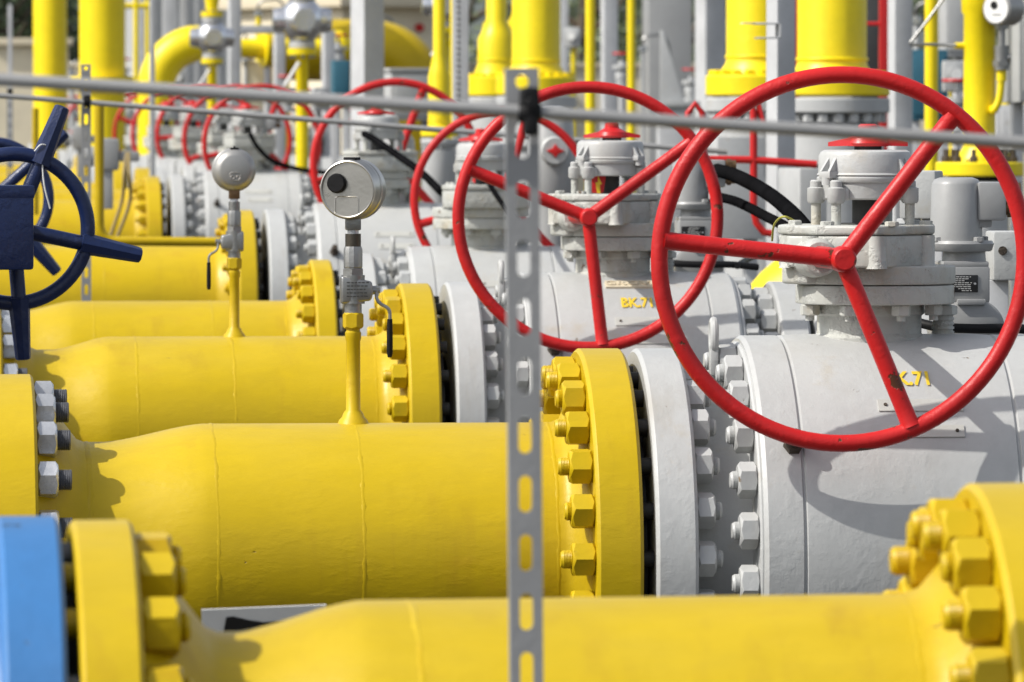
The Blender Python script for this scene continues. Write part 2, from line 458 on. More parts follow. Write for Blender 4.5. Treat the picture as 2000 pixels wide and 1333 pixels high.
Y0, Y1, Y2, Y3, Y4, Y5 = 9.0, 15.0, 21.1, 27.1, 32.2, 46.5
Z0, Z1, Z2, Z3, Z4, Z5 = 0.932, 0.900, 0.900, 0.858, 0.975, 1.015
line0, XF0 = make_line(Y0, Z0, dict(rf=0.392, face=2050, flange_left=1893, weld_right=1757, left_face=262, red0=470, red1=705, lt=0.073, lk='yellow_short', loff=2,
                   welds=[(407, RS), (800, RP), (1757, RP)]), 'nearest yellow gas pipe, along the bottom edge of the view', tilt=-0.006)
line1, XF1 = make_line(Y1, Z1, dict(face=1213, flange_left=1124, weld_right=1066, left_face=64, red0=205, red1=395, lt=0.11, lk='zinc', ext=True, off=-2,
                   welds=[(168, RS), (230, RS), (412, RP), (692, RP), (1066, RP)]), 'yellow gas pipe with bare steel nuts at left, carrying the black-plug gauge')
line2, XF2 = make_line(Y2, Z2, dict(face=839, flange_left=777, weld_right=724, left_face=0, red0=105, red1=210, lt=0.11, lk='zinc', ext=True, off=3,
                   welds=[(60, RS), (115, RS), (262, RP), (450, RP), (724, RP)]), 'yellow gas pipe with the domed-back gauge standing on it')
line3, XF3 = make_line(Y3, Z3, dict(face=645, flange_left=604, weld_right=553, left_face=-80, red0=45, red1=140, lt=0.11, lk='zinc', ext=True, off=6,
                   welds=[(180, RP), (410, RP), (553, RP)]), 'low yellow gas pipe just behind the pipe of the domed-back gauge')
line4, XF4 = make_line(Y4, Z4, dict(face=493, flange_left=456, weld_right=411, left_end=-700, off=1,
                   welds=[(200, RP), (411, RP)]), 'straight yellow gas pipe directly under the bent yellow tube')
line5, XF5 = make_line(Y5, Z5, dict(face=311, flange_left=281, weld_right=256, left_end=-600, off=5,
                   welds=[(150, RP), (256, RP)]), 'blurred yellow gas pipe behind the bent tube, with the farthest sharp row of yellow nuts')
# small boss where the blue flange starts: the blue valve left of the nearest pipe
bx0 = at(262, 1500, Y0).x - 0.073 - 0.016
bv = thing('blue_valve', 'light blue valve flange at the lower left corner, bolted to the nearest yellow pipe', 'valve', (bx0, Y0, Z0 - 0.002))
bf = MB().lathe(flange_profile(-0.073, 0, 0.15, RFS, 0.006), seg=128).build('flange', M['blue'], bv, angle=30)
MB().lathe([(-0.7, 0), (-0.7, 0.30), (-0.6, 0.36), (-0.35, 0.36), (-0.25, 0.28), (-0.14, 0.27), (-0.07, 0.30)], seg=64).build('body', M['blue'], bv, angle=40)
g = MB().lathe([(-0.002, 0.1), (-0.002, 0.27), (0.018, 0.27), (0.018, 0.1)], seg=48)
g.build('gasket', M['gap'], bv)
for i in range(20):
    a = 2 * PI * i / 20 + R(2)
    y, z = -0.312 * math.sin(a), 0.312 * math.cos(a)
    if z < -0.2: continue
    MB().cyl((-0.01, 0, 0), (0.03, 0, 0), 0.018, seg=14).build('stud', M['yellow'] if i % 3 else M['stud'], bf, (0, y, z))

# ------------------------------------------------------------------ ball valve
def make_valve(label):
    t = thing('ball_valve', label, 'ball valve', group='grey ball valves with red handwheels')
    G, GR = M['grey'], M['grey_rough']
    RB = 0.432
    prof = [(-0.40, 0.30), (-0.30, 0.30), (-0.262, 0.31), (-0.262, RB - 0.006), (-0.254, RB), (-0.187, RB), (-0.184, RB - 0.005), (-0.181, RB - 0.005), (-0.178, RB)]
    for k in range(1, 12): prof.append((-0.178 + 0.413 * k / 12, RB + 0.002))
    prof += [(0.235, RB), (0.238, RB - 0.005), (0.241, RB - 0.005), (0.244, RB), (0.312, RB), (0.32, RB - 0.006), (0.32, 0.31), (0.35, 0.30), (0.45, 0.30)]
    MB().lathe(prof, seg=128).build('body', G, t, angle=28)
    # end flanges
    f = MB().lathe(flange_profile(-0.468, -0.386, 0.2, RF), seg=128).build('flange', G, t, angle=30)
    nut_ring(f, -0.386, 0.356, 24, 'grey_short', 1, off=R(-2))
    f = MB().lathe(flange_profile(0.43, 0.512, 0.2, RF), seg=96).build('flange', G, t, angle=30)
    nut_ring(f, 0.43, 0.356, 24, 'grey', -1, off=R(3))
    # body closure bolts on both faces
    c = MB().lathe(flange_profile(-0.269, -0.258, 0.29, RB - 0.012, 0.004), seg=96).build('closure_ring', G, t, angle=30)
    nut_ring(c, -0.269, 0.385, 24, 'grey_short', -1, off=R(5))
    c = MB().lathe(flange_profile(0.318, 0.332, 0.29, RB - 0.012, 0.004), seg=96).build('closure_ring', G, t, angle=30)
    nut_ring(c, 0.332, 0.385, 24, 'grey_short', 1, off=R(2))
    # bonnet column
    MB().lathe([(0.36, 0.112), (0.428, 0.112), (0.436, 0.103), (0.47, 0.103), (0.475, 0.109), (0.497, 0.109)], axis=(0, 0, 1), seg=64).build('bonnet', GR, t, angle=30)
    for a in (200, 245, 290, 335):
        x, y = 0.132 * math.cos(R(a)), 0.132 * math.sin(R(a))
        MB().hexnut(0.034, 0.022, (0, 0, 0.010), (0, 0, 1), spin=R(a)).cyl((0, 0, 0), (0, 0, 0.012), 0.009, seg=10).build('bonnet_bolt', GR, t, (x, y, 0.462))
    # mounting plates
    def octo(r, cut, n=40):
        pts = []
        for i in range(n):
            a = 2 * PI * i / n
            x, y = r * math.cos(a), r * math.sin(a)
            pts.append((max(x, -cut), y))
        return pts
    ms = Matrix.Translation((0.008, 0, 0))
    MB().prism(octo(0.160, 0.148), 0.494, 0.5315, 0.003, ms).build('mounting_plate', GR, t, angle=40)
    MB().prism(octo(0.162, 0.135), 0.5335, 0.570, 0.004, ms).build('mounting_plate', GR, t, angle=40)
    # gearbox
    poly = [(-0.180, -0.015), (-0.160, -0.100), (-0.122, -0.125), (-0.105, -0.150), (-0.015, -0.190), (0.016, -0.203), (0.034, -0.185), (0.075, -0.12), (0.128, -0.07),
            (0.130, 0.10), (0.06, 0.19), (-0.10, 0.17), (-0.17, 0.09)]
    poly = [(x + 0.139 * y, y) for x, y in poly]
    gb = MB().prism(poly, 0.568, 0.6300, 0.005).prism([(-0.178, -0.02), (-0.165, -0.075), (-0.14, -0.105), (-0.115, -0.10), (-0.10, 0.0), (-0.13, 0.06)], 0.534, 0.60, 0.008)
    gb.cyl((-0.125, -0.08, 0.588), (-0.125, -0.20, 0.588), 0.042, 0.036, 28, 0.006)
    for bx, by in ((-0.158, -0.068), (-0.115, -0.138), (0.014, -0.190), (0.112, -0.078)):
        bx += 0.139 * by
        gb.lathe([(0.566, 0.021), (0.575, 0.0175), (0.6295, 0.0175)], (bx, by, 0), (0, 0, 1), 20)
    gb.build('gearbox', GR, t, angle=40)
    lid = MB().prism([(x * 1.012, y * 1.012) for x, y in poly], 0.6312, 0.650, 0.005)
    for x, y in ((-0.155, -0.06), (-0.10, -0.12), (0.02, -0.17), (0.105, -0.05), (0.10, 0.08), (-0.14, 0.06)):
        lid.hexnut(0.024, 0.010, (x, y, 0.648), (0, 0, 1), spin=x * 9)
    lid.build('gearbox_lid', GR, t, angle=40)
    # indicator housing on four pillars
    cx = -0.008
    px4 = [(-0.098, -0.015), (-0.058, -0.082), (0.088, -0.052), (0.045, 0.085)]
    px4 = [(x + 0.139 * y, y) for x, y in px4]
    for x, y in px4:
        MB().cyl((x + cx, y, 0.646), (x + cx, y, 0.706), 0.0098, 0.0098, 16).build('indicator_pillar', GR, t)
    h = MB().lathe([(0.699, 0), (0.699, 0.086), (0.702, 0.089), (0.733, 0.091), (0.734, 0.093)], (cx, 0, 0), (0, 0, 1), 64)
    for x, y in px4:
        h.lathe([(0.692, 0), (0.692, 0.014), (0.697, 0.0175), (0.722, 0.0175), (0.724, 0.012), (0.735, 0.012), (0.738, 0.009), (0.738, 0)], (x + cx, y, 0), (0, 0, 1), 20)
        h.box((x * 0.85 + cx, y * 0.85, 0.710), (0.03, 0.03, 0.024), 0.004)
    h.build('indicator_collar', G, t, angle=40)
    cap = MB().lathe([(0.733, 0.05), (0.733, 0.094), (0.736, 0.096), (0.742, 0.096), (0.745, 0.093), (0.748, 0.096), (0.752, 0.093), (0.785, 0.092), (0.793, 0.088), (0.797, 0.080), (0.797, 0)], (cx, 0, 0), (0, 0, 1), 72)
    for a in (-150, -138, -52, -40, 60, 72):      # thin triangular ribs
        ca, sa = math.cos(R(a)), math.sin(R(a))
        w = Vector((-sa, ca, 0)) * 0.003
        P0 = Vector((cx + 0.088 * ca, 0.088 * sa, 0.755)); P1 = Vector((cx + 0.112 * ca, 0.112 * sa, 0.755)); P2 = Vector((cx + 0.090 * ca, 0.090 * sa, 0.784))
        vs = [P0 - w, P1 - w, P2 - w, P0 + w, P1 + w, P2 + w]
        cap.add(vs, [[0, 1, 2], [5, 4, 3], [0, 3, 4, 1], [1, 4, 5, 2], [2, 5, 3, 0]])
    for a in (-144, -46, 66):
        cap.box((cx + 0.099 * math.cos(R(a)), 0.099 * math.sin(R(a)), 0.748), (0.028, 0.032, 0.014), 0.003, Quaternion((0, 0, 1), R(a)))
        cap.cyl((cx + 0.104 * math.cos(R(a)), 0.104 * math.sin(R(a)), 0.728), (cx + 0.104 * math.cos(R(a)), 0.104 * math.sin(R(a)), 0.744), 0.011, seg=16)
    cap.build('indicator_cap', M['grey'], t, angle=35)
    MB().lathe([(0.645, 0), (0.645, 0.055), (0.653, 0.055), (0.653, 0.026), (0.70, 0.026), (0.70, 0)], (cx, 0, 0), (0, 0, 1), 32).build('stem', M['dark'], t)
    MB().cyl((cx + 0.005, 0, 0.795), (cx + 0.005, 0, 0.808), 0.027, seg=28).build('pointer_neck', M['dark'], t)
    p = MB().lathe([(0.804, 0), (0.804, 0.040), (0.810, 0.044), (0.820, 0.040), (0.828, 0.026), (0.832, 0.020), (0.845, 0.019), (0.848, 0.014), (0.848, 0)], (cx + 0.005, 0, 0), (0, 0, 1), 36)
    for sx in (-1, 1):
        vs = []
        for x, w, za, zb in ((0.02, 0.030, 0.805, 0.824), (0.078, 0.010, 0.804, 0.812)):
            vs += [(cx + 0.005 + sx * x, -w, za), (cx + 0.005 + sx * x, w, za), (cx + 0.005 + sx * x, w * 0.8, zb), (cx + 0.005 + sx * x, -w * 0.8, zb)]
        p.add(vs, [[0, 1, 2, 3], [7, 6, 5, 4], [0, 4, 5, 1], [1, 5, 6, 2], [2, 6, 7, 3], [3, 7, 4, 0]])
    p.build('position_pointer', M['red_clean'], t, angle=30)
    # handwheel
    w = MB().tube([(0.352 * math.cos(2 * PI * i / 96), 0, 0.352 * math.sin(2 * PI * i / 96)) for i in range(96)], 0.0165, 18, closed=True)
    hw = w.build('handwheel', M['red'], t, (-0.119, -0.47, 0.590), angle=180)
    sp = MB().tube([(0.012, 0, 0), (0.10, 0, 0), (0.20, 0.0005, 0), (0.30, 0, 0), (0.335, 0, 0), (0.345, 0, 0)], [0.0175, 0.0172, 0.017, 0.017, 0.0175, 0.021], 18).mesh('spoke', M['red'], 60)
    for a in (52, 174, 292.5):
        link(sp, 'spoke', hw, (0, 0, 0), (0, -R(a), 0))
    MB().lathe([(-0.032, 0), (-0.032, 0.019), (-0.029, 0.0225), (-0.022, 0.0245), (0.012, 0.0255), (0.03, 0.024), (0.03, 0)], (0, 0, 0), (0, 1, 0), 40).build('hub', M['red'], hw)
    MB().cyl((-0.125, -0.13, 0.590), (-0.125, -0.45, 0.590), 0.021, seg=24).build('drive_shaft', M['red'], t)
    # rating plates bent round the body
    RBs = RB + 0.002
    for x0, x1, a, b2 in ((-0.027, 0.138, 43.6, 47.6), (-0.012, 0.135, 52.2, 55.8)):
        pl = cyl_patch(x0, x1, a, b2, RBs, 0.003).build('rating_plate', M['plate'], t)
        for x in (x0 + 0.014, x1 - 0.014):
            pp = R((a + b2) / 2)
            d = Vector((0, -math.sin(pp), math.cos(pp)))
            MB().cyl(Vector((x, 0, 0)) + d * RBs, Vector((x, 0, 0)) + d * (RBs + 0.0055), 0.0035, seg=10).build('rivet', M['rust'], pl)
    def wrap(v):
        p = R(35.8) - v.y / RBs
        return Vector((0.040 + v.x * 0.66, -(RBs + 0.0028) * math.sin(p), (RBs + 0.0028) * math.cos(p)))
    me = text_mesh('BK.71', 0.058, 'stencil_lettering', M['ochre'], wrap)
    link(me, 'stencil_lettering', t)
    # lifting lug hanging over the closure bolts
    lug = MB().tube([(-0.315, 0.018 * math.cos(2 * PI * i / 20) , 0.442 + 0.030 * math.sin(2 * PI * i / 20)) for i in range(20)], 0.0085, 10, closed=True)
    lug.box((-0.315, 0, 0.395), (0.016, 0.034, 0.06), 0.004)
    lug.build('lifting_lug', M['grey'], t, (0, -0.05, -0.01))
    # plug that sticks out of the closure
    p = R(58)
    d = Vector((0, -math.sin(p), math.cos(p)))
    MB().hexnut(0.034, 0.020, Vector((-0.20, 0, 0)) + d * (RB - 0.004), d).cyl(Vector((-0.20, 0, 0)) + d * RB, Vector((-0.20, 0, 0)) + d * (RB + 0.05), 0.0125, seg=16, ch=0.003).build('drain_plug', M['rust'], t)
    # threaded fitting beside the bonnet
    v = MB().cyl((0.150, 0.02, 0.40), (0.150, 0.02, 0.475), 0.020, seg=20)
    for k in range(5): v.cyl((0.150, 0.02, 0.425 + k * 0.009), (0.150, 0.02, 0.430 + k * 0.009), 0.0225, seg=20)
    v.hexnut(0.05, 0.02, (0.150, 0.02, 0.470), (0, 0, 1)); v.cyl((0.150, 0.02, 0.487), (0.150, 0.02, 0.51), 0.017, seg=16)
    v.build('vent_fitting', M['grey_rough'], t)
    return t, hw

def valve_pos(t, px_col, Y, zax):
    t.location = (at(px_col, 238 + 15000 / Y * (CAMZ - zax), Y).x, Y, zax)

v1, hw1 = make_valve('nearest grey ball valve, its big red handwheel filling the right of the view')
valve_pos(v1, 1697, Y1, Z1)
valves = [v1]
FASTEN = ('stud_nut',)
for px, Y, z, rot, label, skip in (
        (1197, Y2, Z2 + 0.004, 16, 'grey ball valve with a cream maker badge under its bonnet', ()),
        (938, Y3, Z3 + 0.022, 68, 'grey ball valve behind the front strip post, third from the front', ()),
        (733, Y4, Z4 + 0.005, 64, 'grey ball valve behind the black-plug gauge, its red wheel rising over the thick rod', ()),
        (481, Y5, 1.027, 65, 'small grey ball valve behind the domed gauge, first of the blurred far row', ()),
        (592, 60, 1.06, 15, 'blurred far ball valve between the two gauges, behind the far row', FASTEN),
        (435, 50.5, 1.043, 75, 'blurred far ball valve just left of the domed gauge', FASTEN),
        (376, 54.5, 1.063, 55, 'blurred far ball valve, second to the left of the domed gauge', FASTEN),
        (323, 58.5, 1.068, 95, 'blurred far ball valve above the tan hanging cables', FASTEN),
        (283, 63, 1.07, 30, 'blurred far ball valve whose red wheel shows just right of the bent yellow tube', FASTEN),
        (245, 68, 1.075, 70, 'blurred far ball valve whose red wheel crosses behind the bent yellow tube', FASTEN),
        (208, 74, 1.08, 10, 'tiny far ball valve behind the rear strip post', FASTEN),
        (172, 81, 1.09, 60, 'tiny far ball valve above the navy wheel lug, left of the rear strip post', FASTEN),
        (135, 89, 1.10, 100, 'tiny far ball valve seen left of the upright navy lug', FASTEN),
        (95, 98, 1.11, 40, 'farthest ball valve, a red blur near the left edge', FASTEN)):
    c = copy_tree(v1, None, skip + (('stencil_lettering',) if Y > Y2 else ()))
    c['label'] = label
    valve_pos(c, px, Y, z)
    for ch in c.children:
        if ch.name.startswith('handwheel'):
            ch.rotation_euler = (0, R(rot), 0)
            if Y > Y2: ch.location = (0.125, 0.47, 0.59); ch.rotation_euler.z = PI
            if Y == Y3: ch.scale = (0.91, 0.91, 0.91)
        elif Y > Y2 and ch.name.split('.')[0] in ('gearbox', 'gearbox_lid', 'mounting_plate', 'drive_shaft', 'indicator_collar', 'indicator_cap', 'indicator_pillar', 'warning_tag', 'stem', 'pointer_neck', 'position_pointer'):
            ch.rotation_euler.z = PI               # these valves have their operator on the far side
    valves.append(c)
v2, v3, v4, v5 = valves[1:5]
# red and yellow tag hanging inside the yoke of the second valve
wt = MB().box((0, 0, 0), (0.040, 0.004, 0.050), 0.001).build('warning_tag', M['red_clean'], v2, (-0.048, -0.045, 0.676), (0, R(8), 0))
MB().prism([(0.002, -0.024), (0.012, -0.024), (0.006, 0.0), (0.012, 0.002), (-0.002, 0.024), (0.0, 0.006), (-0.006, 0.004)], 0, 0.0006, 0, Matrix.Translation((0, -0.0021, 0)) @ Matrix.Rotation(R(90), 4, 'X')).build('tag_flash', M['ochre'], wt)
# the cream badge of the second valve
bd = cyl_patch(-0.040, 0.102, 20.4, 25.6, 0.434, 0.006).build('maker_badge', M['cream'], v2)
def wrapb(v):
    p = R(23.0) - v.y / 0.434
    r = 0.434 + 0.006 + max(v.z, 0) + 0.0006
    return Vector((0.031 + v.x * 1.35, -r * math.sin(p), r * math.cos(p)))
link(text_mesh('GROVE', 0.034, 'embossed_lettering', M['cream'], wrapb, 0.0025), 'embossed_lettering', bd)

# outlet pipes beyond each valve
for v, lab in ((v1, 'grey outlet pipe bolted to the right end of the nearest ball valve'), (v2, 'grey outlet pipe of the second ball valve, behind the nearest gearbox'),
               (v3, 'grey outlet pipe of the valve behind the front strip post'), (v4, 'grey outlet pipe of the valve behind the black-plug gauge')):
    t = thing('outlet_pipe', lab, 'pipe', v.location + Vector((0.526, 0, 0)), group='grey outlet pipes beyond the valves')
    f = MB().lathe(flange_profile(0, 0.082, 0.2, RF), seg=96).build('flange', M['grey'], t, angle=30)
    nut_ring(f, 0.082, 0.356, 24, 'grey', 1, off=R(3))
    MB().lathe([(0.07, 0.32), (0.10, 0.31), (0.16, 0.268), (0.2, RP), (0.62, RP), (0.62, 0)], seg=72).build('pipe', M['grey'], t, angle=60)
    MB().lathe([(-0.016, 0.1), (-0.016, 0.325), (0.002, 0.325), (0.002, 0.1)], seg=48).build('gasket', M['gap'], t)

# more yellow lines of the far row
for v, lab in ((valves[6], 'far yellow pipe of the blurred row, just behind the farthest sharp yellow nuts'), (valves[7], 'far yellow pipe of the blurred row, half hidden by the tan cables'),
               (valves[9], 'far yellow pipe of the blurred row, crossing behind the upright navy lug'), (valves[11], 'faintest far yellow pipe, reaching the left edge')):
    c = copy_tree(line5, None, FASTEN + ('gasket',)); c['label'] = lab
    c.location = v.location + Vector((-0.482, 0, 0))
# ------------------------------------------------------------------ electric actuators behind the gearboxes
def make_actuator(label):
    t = thing('electric_actuator', label, 'actuator', group='grey electric actuators behind the valves')
    g = M['grey_mid']
    MB().lathe([(0.183, 0), (0.183, 0.046), (0.295, 0.043), (0.305, 0.038), (0.309, 0.028), (0.309, 0)], axis=(0, 0, 1), seg=48).build('motor_housing', g, t, angle=50)
    tb = MB().box((0.058, 0, 0.262), (0.050, 0.07, 0.076), 0.006)
    tb.box((0.045, 0, 0.225), (0.03, 0.05, 0.03), 0.006)
    tb.build('terminal_box', g, t)
    for z in (0.285, 0.248):
        MB().cyl((0.083, 0, z), (0.112, 0, z), 0.014, seg=16).cyl((0.09, 0, z), (0.10, 0, z), 0.018, seg=6).build('cable_gland', M['brass'], t)
    fl = MB().lathe([(0.163, 0), (0.163, 0.052), (0.166, 0.055), (0.178, 0.058), (0.184, 0.055), (0.184, 0)], (0.008, 0, 0), (0, 0, 1), 48)
    for a in (-150, -60, 30, 120):
        fl.hexnut(0.016, 0.010, (0.008 + 0.050 * math.cos(R(a)), 0.050 * math.sin(R(a)), 0.182), (0, 0, 1))
    fl.box((-0.046, -0.01, 0.173), (0.03, 0.03, 0.02), 0.005)
    fl.build('motor_flange', g, t, angle=40)
    MB().lathe([(0.128, 0), (0.128, 0.040), (0.165, 0.036)], (0.014, 0, 0), (0, 0, 1), 40).build('neck', g, t)
    b = MB().box((0.010, 0, 0.098), (0.084, 0.10, 0.072), 0.005)
    b.box((0.010, -0.002, 0.138), (0.080, 0.094, 0.012), 0.003)
    b.build('gear_housing', g, t)
    np_ = MB().prism([(-0.0285, -0.017), (0.0285, -0.017), (0.0285, 0.017), (-0.0285, 0.017)], 0, 0.002, 0.0008,
                     Matrix.Translation((0.002, -0.0502, 0.100)) @ Matrix.Rotation(R(90), 4, 'X')).build('name_plate', M['black_plate'], t)
    ln = MB()
    for k, (a, c) in enumerate(((-0.010, 0.014), (-0.012, 0.012), (-0.013, 0.004), (-0.014, 0.015), (-0.013, 0.015), (-0.016, 0.015), (-0.006, 0.015), (0.0, 0.015))):
        z = 0.1135 - k * 0.0039
        x = a
        while x < c:
            l = random.uniform(0.003, 0.007)
            ln.box((0.002 + x + l / 2, -0.0526, z), (min(l, c - x + 0.001), 0.0006, 0.0012)); x += l + 0.0012
    ln.box((0.002 - 0.023, -0.0526, 0.0885), (0.006, 0.0006, 0.006))
    ln.build('plate_print', M['white'], np_)
    for x in (-0.022, 0.023):
        MB().cyl((0.002 + x, -0.052, 0.100), (0.002 + x, -0.0545, 0.100), 0.0022, seg=12).build('plate_rivet', M['zinc'], np_)
    d = MB().lathe([(-0.055, 0), (-0.055, 0.048), (-0.048, 0.060), (0.05, 0.062), (0.055, 0.055), (0.055, 0)], (0.018, 0, 0.012), (0, 1, 0), 56)
    d.box((0.018, -0.056, 0.064), (0.05, 0.012, 0.012), 0.003)
    d.build('handwheel_cover', M['grey_mid'], t, angle=50)
    MB().tube(smooth_path([(-0.09, -0.03, 0.030), (-0.045, -0.066, 0.016), (0.02, -0.074, 0.012), (0.09, -0.066, 0.012), (0.16, -0.05, 0.004)], 8), 0.0095, 12).build('cable', M['black'], t)
    return t

act1 = make_actuator('grey electric actuator seen through the right half of the nearest red wheel')
def place_act(a, v, dx=0.224, dy=0.33, dz=0.425):
    a.location = v.location + Vector((dx, dy, dz))
act1.scale = (1.16, 1.16, 1.02)
place_act(act1, v1)
act2 = copy_tree(act1); act2['label'] = 'grey electric actuator between the two nearest red wheels, with two thick black hoses'
place_act(act2, v2, 0.262, 0.4, 0.435)
act5 = copy_tree(act1); act5['label'] = 'blurred grey actuator beside the small valve behind the domed gauge'
place_act(act5, v5, 0.10, 0.3, 0.45)

def big_actuator(label, star):
    t = thing('round_actuator', label, 'actuator', group='round grey actuators of the middle row')
    MB().lathe([(0.30, 0), (0.30, 0.085), (0.31, 0.09), (0.50, 0.09), (0.515, 0.082), (0.60, 0.078), (0.63, 0.06), (0.64, 0.03), (0.64, 0)], axis=(0, 0, 1), seg=56).build('housing', M['grey_mid'], t, angle=45)
    d = MB().lathe([(-0.125, 0), (-0.125, 0.047), (-0.118, 0.053), (0, 0.056)], (0, 0, 0.475), (0, 1, 0), 48).build('dial', M['grey'], t)
    if star:
        s = MB()
        pts = []
        for i in range(8):
            a = 2 * PI * i / 8; r = (0.034 if i % 4 == 0 else 0.026) if i % 2 == 0 else 0.015
            pts.append((r * math.cos(a), r * math.sin(a)))
        s.prism(pts, 0, 0.008, 0.001, Matrix.Translation((0, -0.125, 0.475)) @ Matrix.Rotation(R(90), 4, 'X'))
        s.build('red_pointer', M['red_clean'], d)
    MB().cyl((0, 0, 0.02), (0, 0, 0.31), 0.06, 0.06, 32).build('column', M['grey_mid'], t)
    return t
ra = big_actuator('round grey actuator with a red star pointer, right of the front strip post', True)
ra.location = (at(1078, 400, Y3 + 1.2).x, Y3 + 1.2, 1.17)
rb = copy_tree(ra); rb['label'] = 'round grey actuator in shade, left of the front strip post behind the third red wheel'
rb.location = (at(775, 400, Y4 + 1.2).x, Y4 + 1.2, 1.07)

def hose(name, label, cat, pts, r, mat, n=8, group=None, steps=8):
    """pts: (photo x, photo y, distance) of points along a hose; they are real positions in the place"""
    P = [at(*p) for p in pts]
    o = MB().tube(smooth_path(P, steps), r, 14).build(name, mat, None, angle=60)
    return tag(o, label, cat, group)
hose('black_hose', 'thick black hose arching from the actuator down to the nearest gearbox', 'hose', [(1398, 332, 21.5), (1440, 345, 21.0), (1500, 378, 20.0), (1550, 420, 18.5), (1590, 470, 17.2)], 0.0195, M['hose'])
hose('black_hose', 'thinner black hose just below the thick one, left of the square grey post', 'hose', [(1398, 384, 21.5), (1440, 395, 21.0), (1500, 425, 20.0), (1550, 452, 18.5), (1600, 490, 17.4)], 0.0135, M['hose'])
hose('black_hose', 'black hose slanting down through the third red wheel', 'hose', [(712, 262, 32), (735, 275, 31.5), (775, 303, 30.5), (820, 335, 29.5), (862, 376, 28.5)], 0.015, M['hose'])
hose('black_hose', 'short black hose in front of the valve behind the strip post', 'hose', [(938, 338, 27), (948, 345, 26.9), (965, 375, 26.8), (990, 410, 26.7), (1020, 445, 26.6)], 0.0095, M['hose'])
hose('black_hose', 'thin black hose sagging across the blurred valve by the domed gauge', 'hose', [(488, 262, 44), (505, 290, 44), (535, 316, 44), (590, 332, 44), (640, 338, 44)], 0.014, M['hose'])
hose('earth_wire', 'thin yellow-green earth wire looping over the left of the nearest gearbox', 'wire', [(1508, 470, 15.3), (1512, 440, 15.2), (1528, 424, 15.1), (1548, 430, 15.1), (1566, 446, 15.1)], 0.0022, paint('earth_wire', (0.42, 0.40, 0.06), 0.5, 0.1, 0.05))
hose('black_hose', 'black cable loop in front of the yellow bend, under the nearest red wheel', 'hose', [(1440, 520, 21.4), (1452, 512, 21.9), (1470, 502, 22.4), (1495, 497, 22.8)], 0.009, M['black'])

